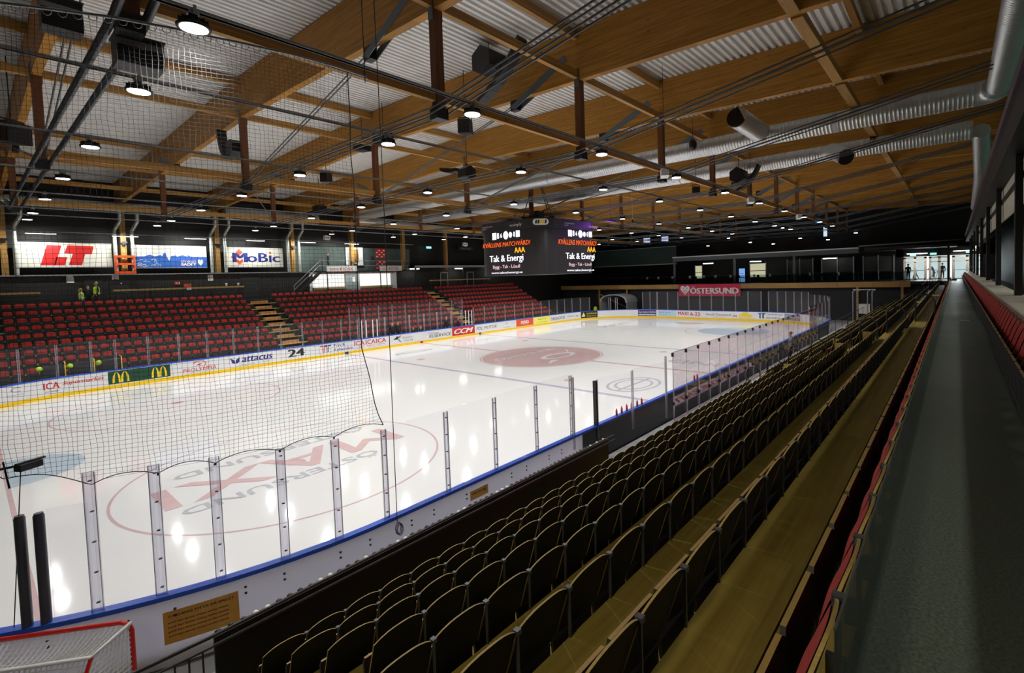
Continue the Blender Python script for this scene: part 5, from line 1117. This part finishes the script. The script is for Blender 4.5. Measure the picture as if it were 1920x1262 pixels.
# equipment crates behind far left boards
for i, x in enumerate((-23.6,-22.4,-21.2)):
    e = empty('equipment_trolley', (x,16.0,.5), 0, f'black equipment crate with yellow frame behind the far left boards, {ordn(i+1)} from the left', 'trolley', 'black crates with yellow frames')
    obj('crate', MB().box(-.45,.45,-.25,.25,.35,1.15), M['ink'], e); obj('frame', MB().tube([(.5,-.28,0),(.5,-.28,1.3),(.5,.25,1.3)], .025, 6).tube([(-.5,-.28,.3),(.5,-.28,.3)], .025, 6), M['gold'], e); obj('ball', MB().lathe((-.5,-.2,1.05), [(.02,-.15),(.12,-.1),(.16,0),(.12,.1),(.02,.15)], 10), M['hivis'], e)
# bench house: low white wall & floor of far benches
e = empty('bench_wall', (0,0,0), 0, 'low white bench partition below the far coaches', 'partition'); obj('panel', MB().box(-5.6,5.6,15.86,15.95,.0,.9), M['white'], e); obj('bench', MB().box(-5.4,5.4,15.4,15.75,.35,.5), M['step'], e)
for i, x in enumerate((-5.7,-5.3,-4.7,-4.3,5.4,5.8,6.2)): o = obj('gate_post', MB().box(x-.035,x+.035,15.08,15.14,1.0,2.6), M['white']); tag(o, f'white bench gate post on the far boards, {ordn(i+1)} from the left', 'post', 'white bench gate posts')
# spare goal outside the near corner
g = empty('hockey_goal', (0,0,0), 0, 'spare hockey goal with red frame and white net outside the near corner boards', 'goal')
P0, P1 = Vector((-25.33,-14.93,0)), Vector((-26.95,-13.5+.05,0)); P1 = P0+(Vector((-26.48,-13.95,0))-P0).normalized()*1.83
dr = (P1-P0).normalized(); bk = Vector((dr.y, -dr.x, 0)); 
if bk.dot(Vector((0,-1,0))) < 0: bk = -bk
Z = Vector((0,0,1)); rr_ = .03; cr = [P0+Z*0, P0+Z*1.1, P0+dr*.035+Z*1.185, P0+dr*.12+Z*1.22, P1-dr*.12+Z*1.22, P1-dr*.035+Z*1.185, P1+Z*1.1, P1]
obj('frame', MB().tube(cr, rr_, 10), M['goalred'], g)
B0, B1 = P0+bk*1.05+dr*.25, P1+bk*1.05-dr*.25; T0, T1 = P0+bk*.5+dr*.15+Z*1.12, P1+bk*.5-dr*.15+Z*1.12
obj('base_frame', MB().tube([P0+Z*.03, B0+Z*.03, B1+Z*.03, P1+Z*.03], .025, 8).tube([T0, B0+Z*.03], .022, 8).tube([T1, B1+Z*.03], .022, 8), M['goalred'], g)
obj('top_frame', MB().tube([P0+Z*1.2, T0, T1, P1+Z*1.2], .025, 8), M['white'], g)
obj('pads', MB().bar(P0+dr*.5+bk*.9+Z*.1, P0+dr*.5+bk*.7+Z*1.0, .1, .05).bar(P1-dr*.6+bk*.9+Z*.1, P1-dr*.6+bk*.7+Z*1.0, .1, .05), M['goalblue'], g)
mb = MB()
def sheet(a, b, c, d, n, m, sag):
    f = lambda u, v: (a*(1-u)+b*u)*(1-v)+(d*(1-u)+c*u)*v-Z*sag*math.sin(PI*u)*math.sin(PI*v)+bk*.02*math.sin(9*u)*math.sin(7*v)
    for i in range(n+1): mb.tube([f(i/n, k/8) for k in range(9)], .010, 3, False, smooth=False)
    for k in range(m+1): mb.tube([f(i/12, k/m) for i in range(13)], .010, 3, False, smooth=False)
sheet(P0+dr*.05+Z*1.2, P1-dr*.05+Z*1.2, T1, T0, 26, 9, .10); sheet(T0, T1, B1, B0, 26, 18, -.02); sheet(P0+Z*1.15, T0, B0+Z*.03, P0+Z*.05, 10, 16, 0); sheet(P1+Z*1.15, T1, B1+Z*.03, P1+Z*.05, 10, 16, 0)
o = obj('netting', mb, M['whitenet'], g); o['kind'] = 'stuff'
# ================================================================== PEOPLE
DG = None
def person(lab, loc, face, pose='stand', h=1.76, top='cloth', legs='cloth', hair='hairb', long=False, vest=False, parts=()):
    """one skinned body in the pose, clothing by region, hair and vest as children; local +x is forward"""
    s = h/1.76; J = {}; E = []; Rr = {}
    def j(n, p, r): J[n] = Vector(p)*s; Rr[n] = r*s
    lean = {'stand': 0, 'walk': .03, 'lean': .28, 'sit': .08}[pose]; hip = .95 if pose != 'sit' else .55
    j('pelvis', (0,0,hip), .135); j('waist', (lean*.3,0,hip+.18), .12); j('chest', (lean*.75,0,hip+.40), .15); j('neckb', (lean*1.0,0,hip+.54), .075); j('neck', (lean*1.1+.01,0,hip+.60), .055)
    E += [('pelvis','waist'),('waist','chest'),('chest','neckb'),('neckb','neck')]
    j('jaw', (lean*1.15+.025,0,hip+.655), .07); j('skull', (lean*1.2+.015,0,hip+.735), .098); j('top', (lean*1.22,0,hip+.80), .06); E += [('neck','jaw'),('jaw','skull'),('skull','top')]
    for sg, n in ((1,'l'),(-1,'r')):
        arm = {'stand': ((.0,.02),(.05,.03)), 'walk': ((.1*sg,0),(.22*sg+.06,0)), 'lean': ((.22,.0),(.42,-.02)), 'sit': ((.1,.05),(.32,.0))}[pose]
        j('sh'+n, (lean*.9,sg*.19,hip+.47), .07); j('el'+n, (lean*.9+arm[0][0]-.02,sg*.25,hip+.19), .047); j('wr'+n, (lean*.9+arm[1][0]+.03,sg*.23,hip-.05 if pose in ('stand','walk') else hip+.1), .033); j('ha'+n, (lean*.9+arm[1][0]+.06,sg*.225,hip-.14 if pose in ('stand','walk') else hip+.06), .04)
        E += [('chest','sh'+n),('sh'+n,'el'+n),('el'+n,'wr'+n),('wr'+n,'ha'+n)]
        st = {'stand': (0,0), 'walk': (.24*sg,-.03), 'lean': (.02*sg,0), 'sit': (.45,0)}[pose]
        j('hp'+n, (0,sg*.09,hip-.05), .10)
        if pose == 'sit': j('kn'+n, (.44,sg*.12,hip-.04), .068); j('an'+n, (.46,sg*.12,.09), .045); j('to'+n, (.62,sg*.13,.04), .04)
        else: j('kn'+n, (st[0]*.55+.03,sg*.10,hip*.53), .066); j('an'+n, (st[0]-(.06 if st[0] < 0 else 0),sg*.10,.10+(.08 if st[0] < 0 else 0)), .045); j('to'+n, (st[0]+.15,sg*.115,.045), .04)
        E += [('pelvis','hp'+n),('hp'+n,'kn'+n),('kn'+n,'an'+n),('an'+n,'to'+n)]
    names = list(J); me = bpy.data.meshes.new('skel'); me.from_pydata([J[n] for n in names], [(names.index(a), names.index(b)) for a, b in E], [])
    o = bpy.data.objects.new('skel', me); COL.objects.link(o); o.modifiers.new('skin', 'SKIN').use_smooth_shade = True; o.modifiers.new('sub', 'SUBSURF').levels = 1
    for i, n in enumerate(names): me.skin_vertices[0].data[i].radius = (Rr[n], Rr[n])
    me.skin_vertices[0].data[0].use_root = True
    dg = bpy.context.evaluated_depsgraph_get(); bm = bpy.data.meshes.new_from_object(o.evaluated_get(dg)); bpy.data.objects.remove(o)
    bm.name = 'body'; ms = [M[top], M[legs], M['skin'], M['ink']]; bm.materials.clear(); [bm.materials.append(q) for q in ms]
    for p in bm.polygons:
        c = p.center/s; k = 0
        if c.z > hip+.575: k = 2
        elif (c-Vector(J['hal'])/s).length < .085 or (c-Vector(J['har'])/s).length < .085: k = 2
        elif c.z < .12: k = 3
        elif c.z < hip+.03 and not (abs(c.y) > .19 and pose != 'sit'): k = 1
        p.material_index = k; p.use_smooth = True
    e = empty('person', loc, face, lab, 'person'); link('body', bm, e)
    hc = (J['skull']+J['top'])/2; mb = MB(); n = 10; rows = []
    for i in range(6):
        a = -.35+1.9*i/5; rows.append([hc+Vector((-.012+.108*math.cos(b)*math.cos(a)-(0 if math.cos(b) < .3 else .02), .1*math.sin(b)*math.cos(a), .015+.105*math.sin(a)))*s for b in [2*PI*q/n for q in range(n+1)]])
    mb.grid(rows)
    if long: mb.tube([hc+Vector((-.07,0,.02))*s, hc+Vector((-.11,0,-.12))*s, hc+Vector((-.10,0,-.26))*s], [.09*s,.10*s,.05*s], 8)
    if hair: obj('hair', mb, M[hair], e)
    fc = J['jaw']; nb = MB().lathe(fc+Vector((.088,0,.035))*s, [(.004,-.02),(.016,-.012),(.008,.02),(.002,.03)], 6); obj('nose', nb, M['skin'], e)
    eb = MB()
    for sg in (-1, 1): eb.lathe(fc+Vector((.084,sg*.032,.07))*s, [(.003,-.008),(.010,0),(.003,.008)], 6)
    obj('eyes', eb, M['ink'], e)
    if vest:
        vm = MB(); R_ = []
        for z, rx, ry in ((hip-.02,.155,.19),(hip+.15,.15,.18),(hip+.32,.17,.2),(hip+.45,.15,.21),(hip+.53,.09,.13)): R_.append([Vector((lean*(z-hip)*1.6+rx*math.cos(b), ry*math.sin(b), z))*s for b in [2*PI*q/14 for q in range(15)]])
        vm.grid(R_); obj('hi_vis_vest', vm, M['hivis'], e)
        tb = MB(); tb.grid([[Vector((lean*.25+.158*math.cos(b), .193*math.sin(b), z))*s for b in [2*PI*q/14 for q in range(15)]] for z in (hip+.1, hip+.15)]); obj('reflective_band', tb, M['paper'], e)
    return e
person('man in a yellow hi-vis vest over black at the top of the far stand', (-20.45,24.75,4.6), math.radians(190), 'stand', 1.80, 'cloth', 'cloth', 'hairl', vest=True)
person('long haired woman in a yellow hi-vis vest behind the top red seats', (-21.25,24.75,4.42), math.radians(-20), 'stand', 1.55, 'paleclo', 'jeans', 'hairl', True, True)
person('person in dark clothes between the two in yellow vests', (-20.85,25.1,4.6), math.radians(-90), 'stand', 1.55, 'cloth', 'cloth', 'hairb')
person('person in a grey top and dark trousers standing behind the bench glass', (3.6,-16.35,.3), math.radians(110), 'stand', 1.82, 'greycloth', 'cloth', 'hairb')
person('bald man in a dark jacket leaning at the far boards', (-2.6,15.55,.25), math.radians(-95), 'stand', 1.85, 'cloth', 'cloth', None)
person('man in a dark jacket with white sash at the far bench', (-1.95,15.7,.25), math.radians(-100), 'stand', 1.86, 'cloth', 'cloth', 'hairb')
person('man in dark suit standing at the far bench near the red panel', (3.4,15.65,.25), math.radians(-80), 'stand', 1.84, 'cloth', 'cloth', 'hairl')
person('dark dressed person at the right end of the far bench', (4.85,15.65,.2), math.radians(-60), 'stand', 1.7, 'cloth', 'cloth', 'hairb')
person('person sitting low at the middle of the far bench', (-.5,15.6,.1), math.radians(-90), 'sit', 1.8, 'cloth', 'cloth', 'hairb')
person('second person sitting low on the far bench, right of the middle', (.3,15.6,.1), math.radians(-85), 'sit', 1.76, 'cloth', 'cloth', 'hairl')
person('cameraman in black standing at the left of the camera platform', (-3.1,26.0,7.1), math.radians(-30), 'stand', 1.82, 'cloth', 'cloth', 'hairb')
person('dark dressed commentator sitting before the white backdrop', (-.4,26.1,7.25), math.radians(-90), 'sit', 1.75, 'cloth', 'cloth', 'hairb')
person('person in a pale top and blue jeans walking past the entrance doors', (41.0,-20.35,4.2), math.radians(95), 'walk', 1.78, 'paleclo', 'jeans', 'hairb')
person('person in blue leaning forward behind the middle entrance door', (41.2,-22.0,4.2), math.radians(70), 'lean', 1.75, 'jeans', 'greycloth', 'hairb')
person('dark dressed person behind the middle entrance door by the black post', (41.0,-22.75,4.2), math.radians(180), 'stand', 1.74, 'cloth', 'cloth', 'hairb')
person('steward in dark clothes with yellow armband at the deck corner', (37.2,-19.9,4.2), math.radians(170), 'stand', 1.75, 'cloth', 'cloth', 'hairb')
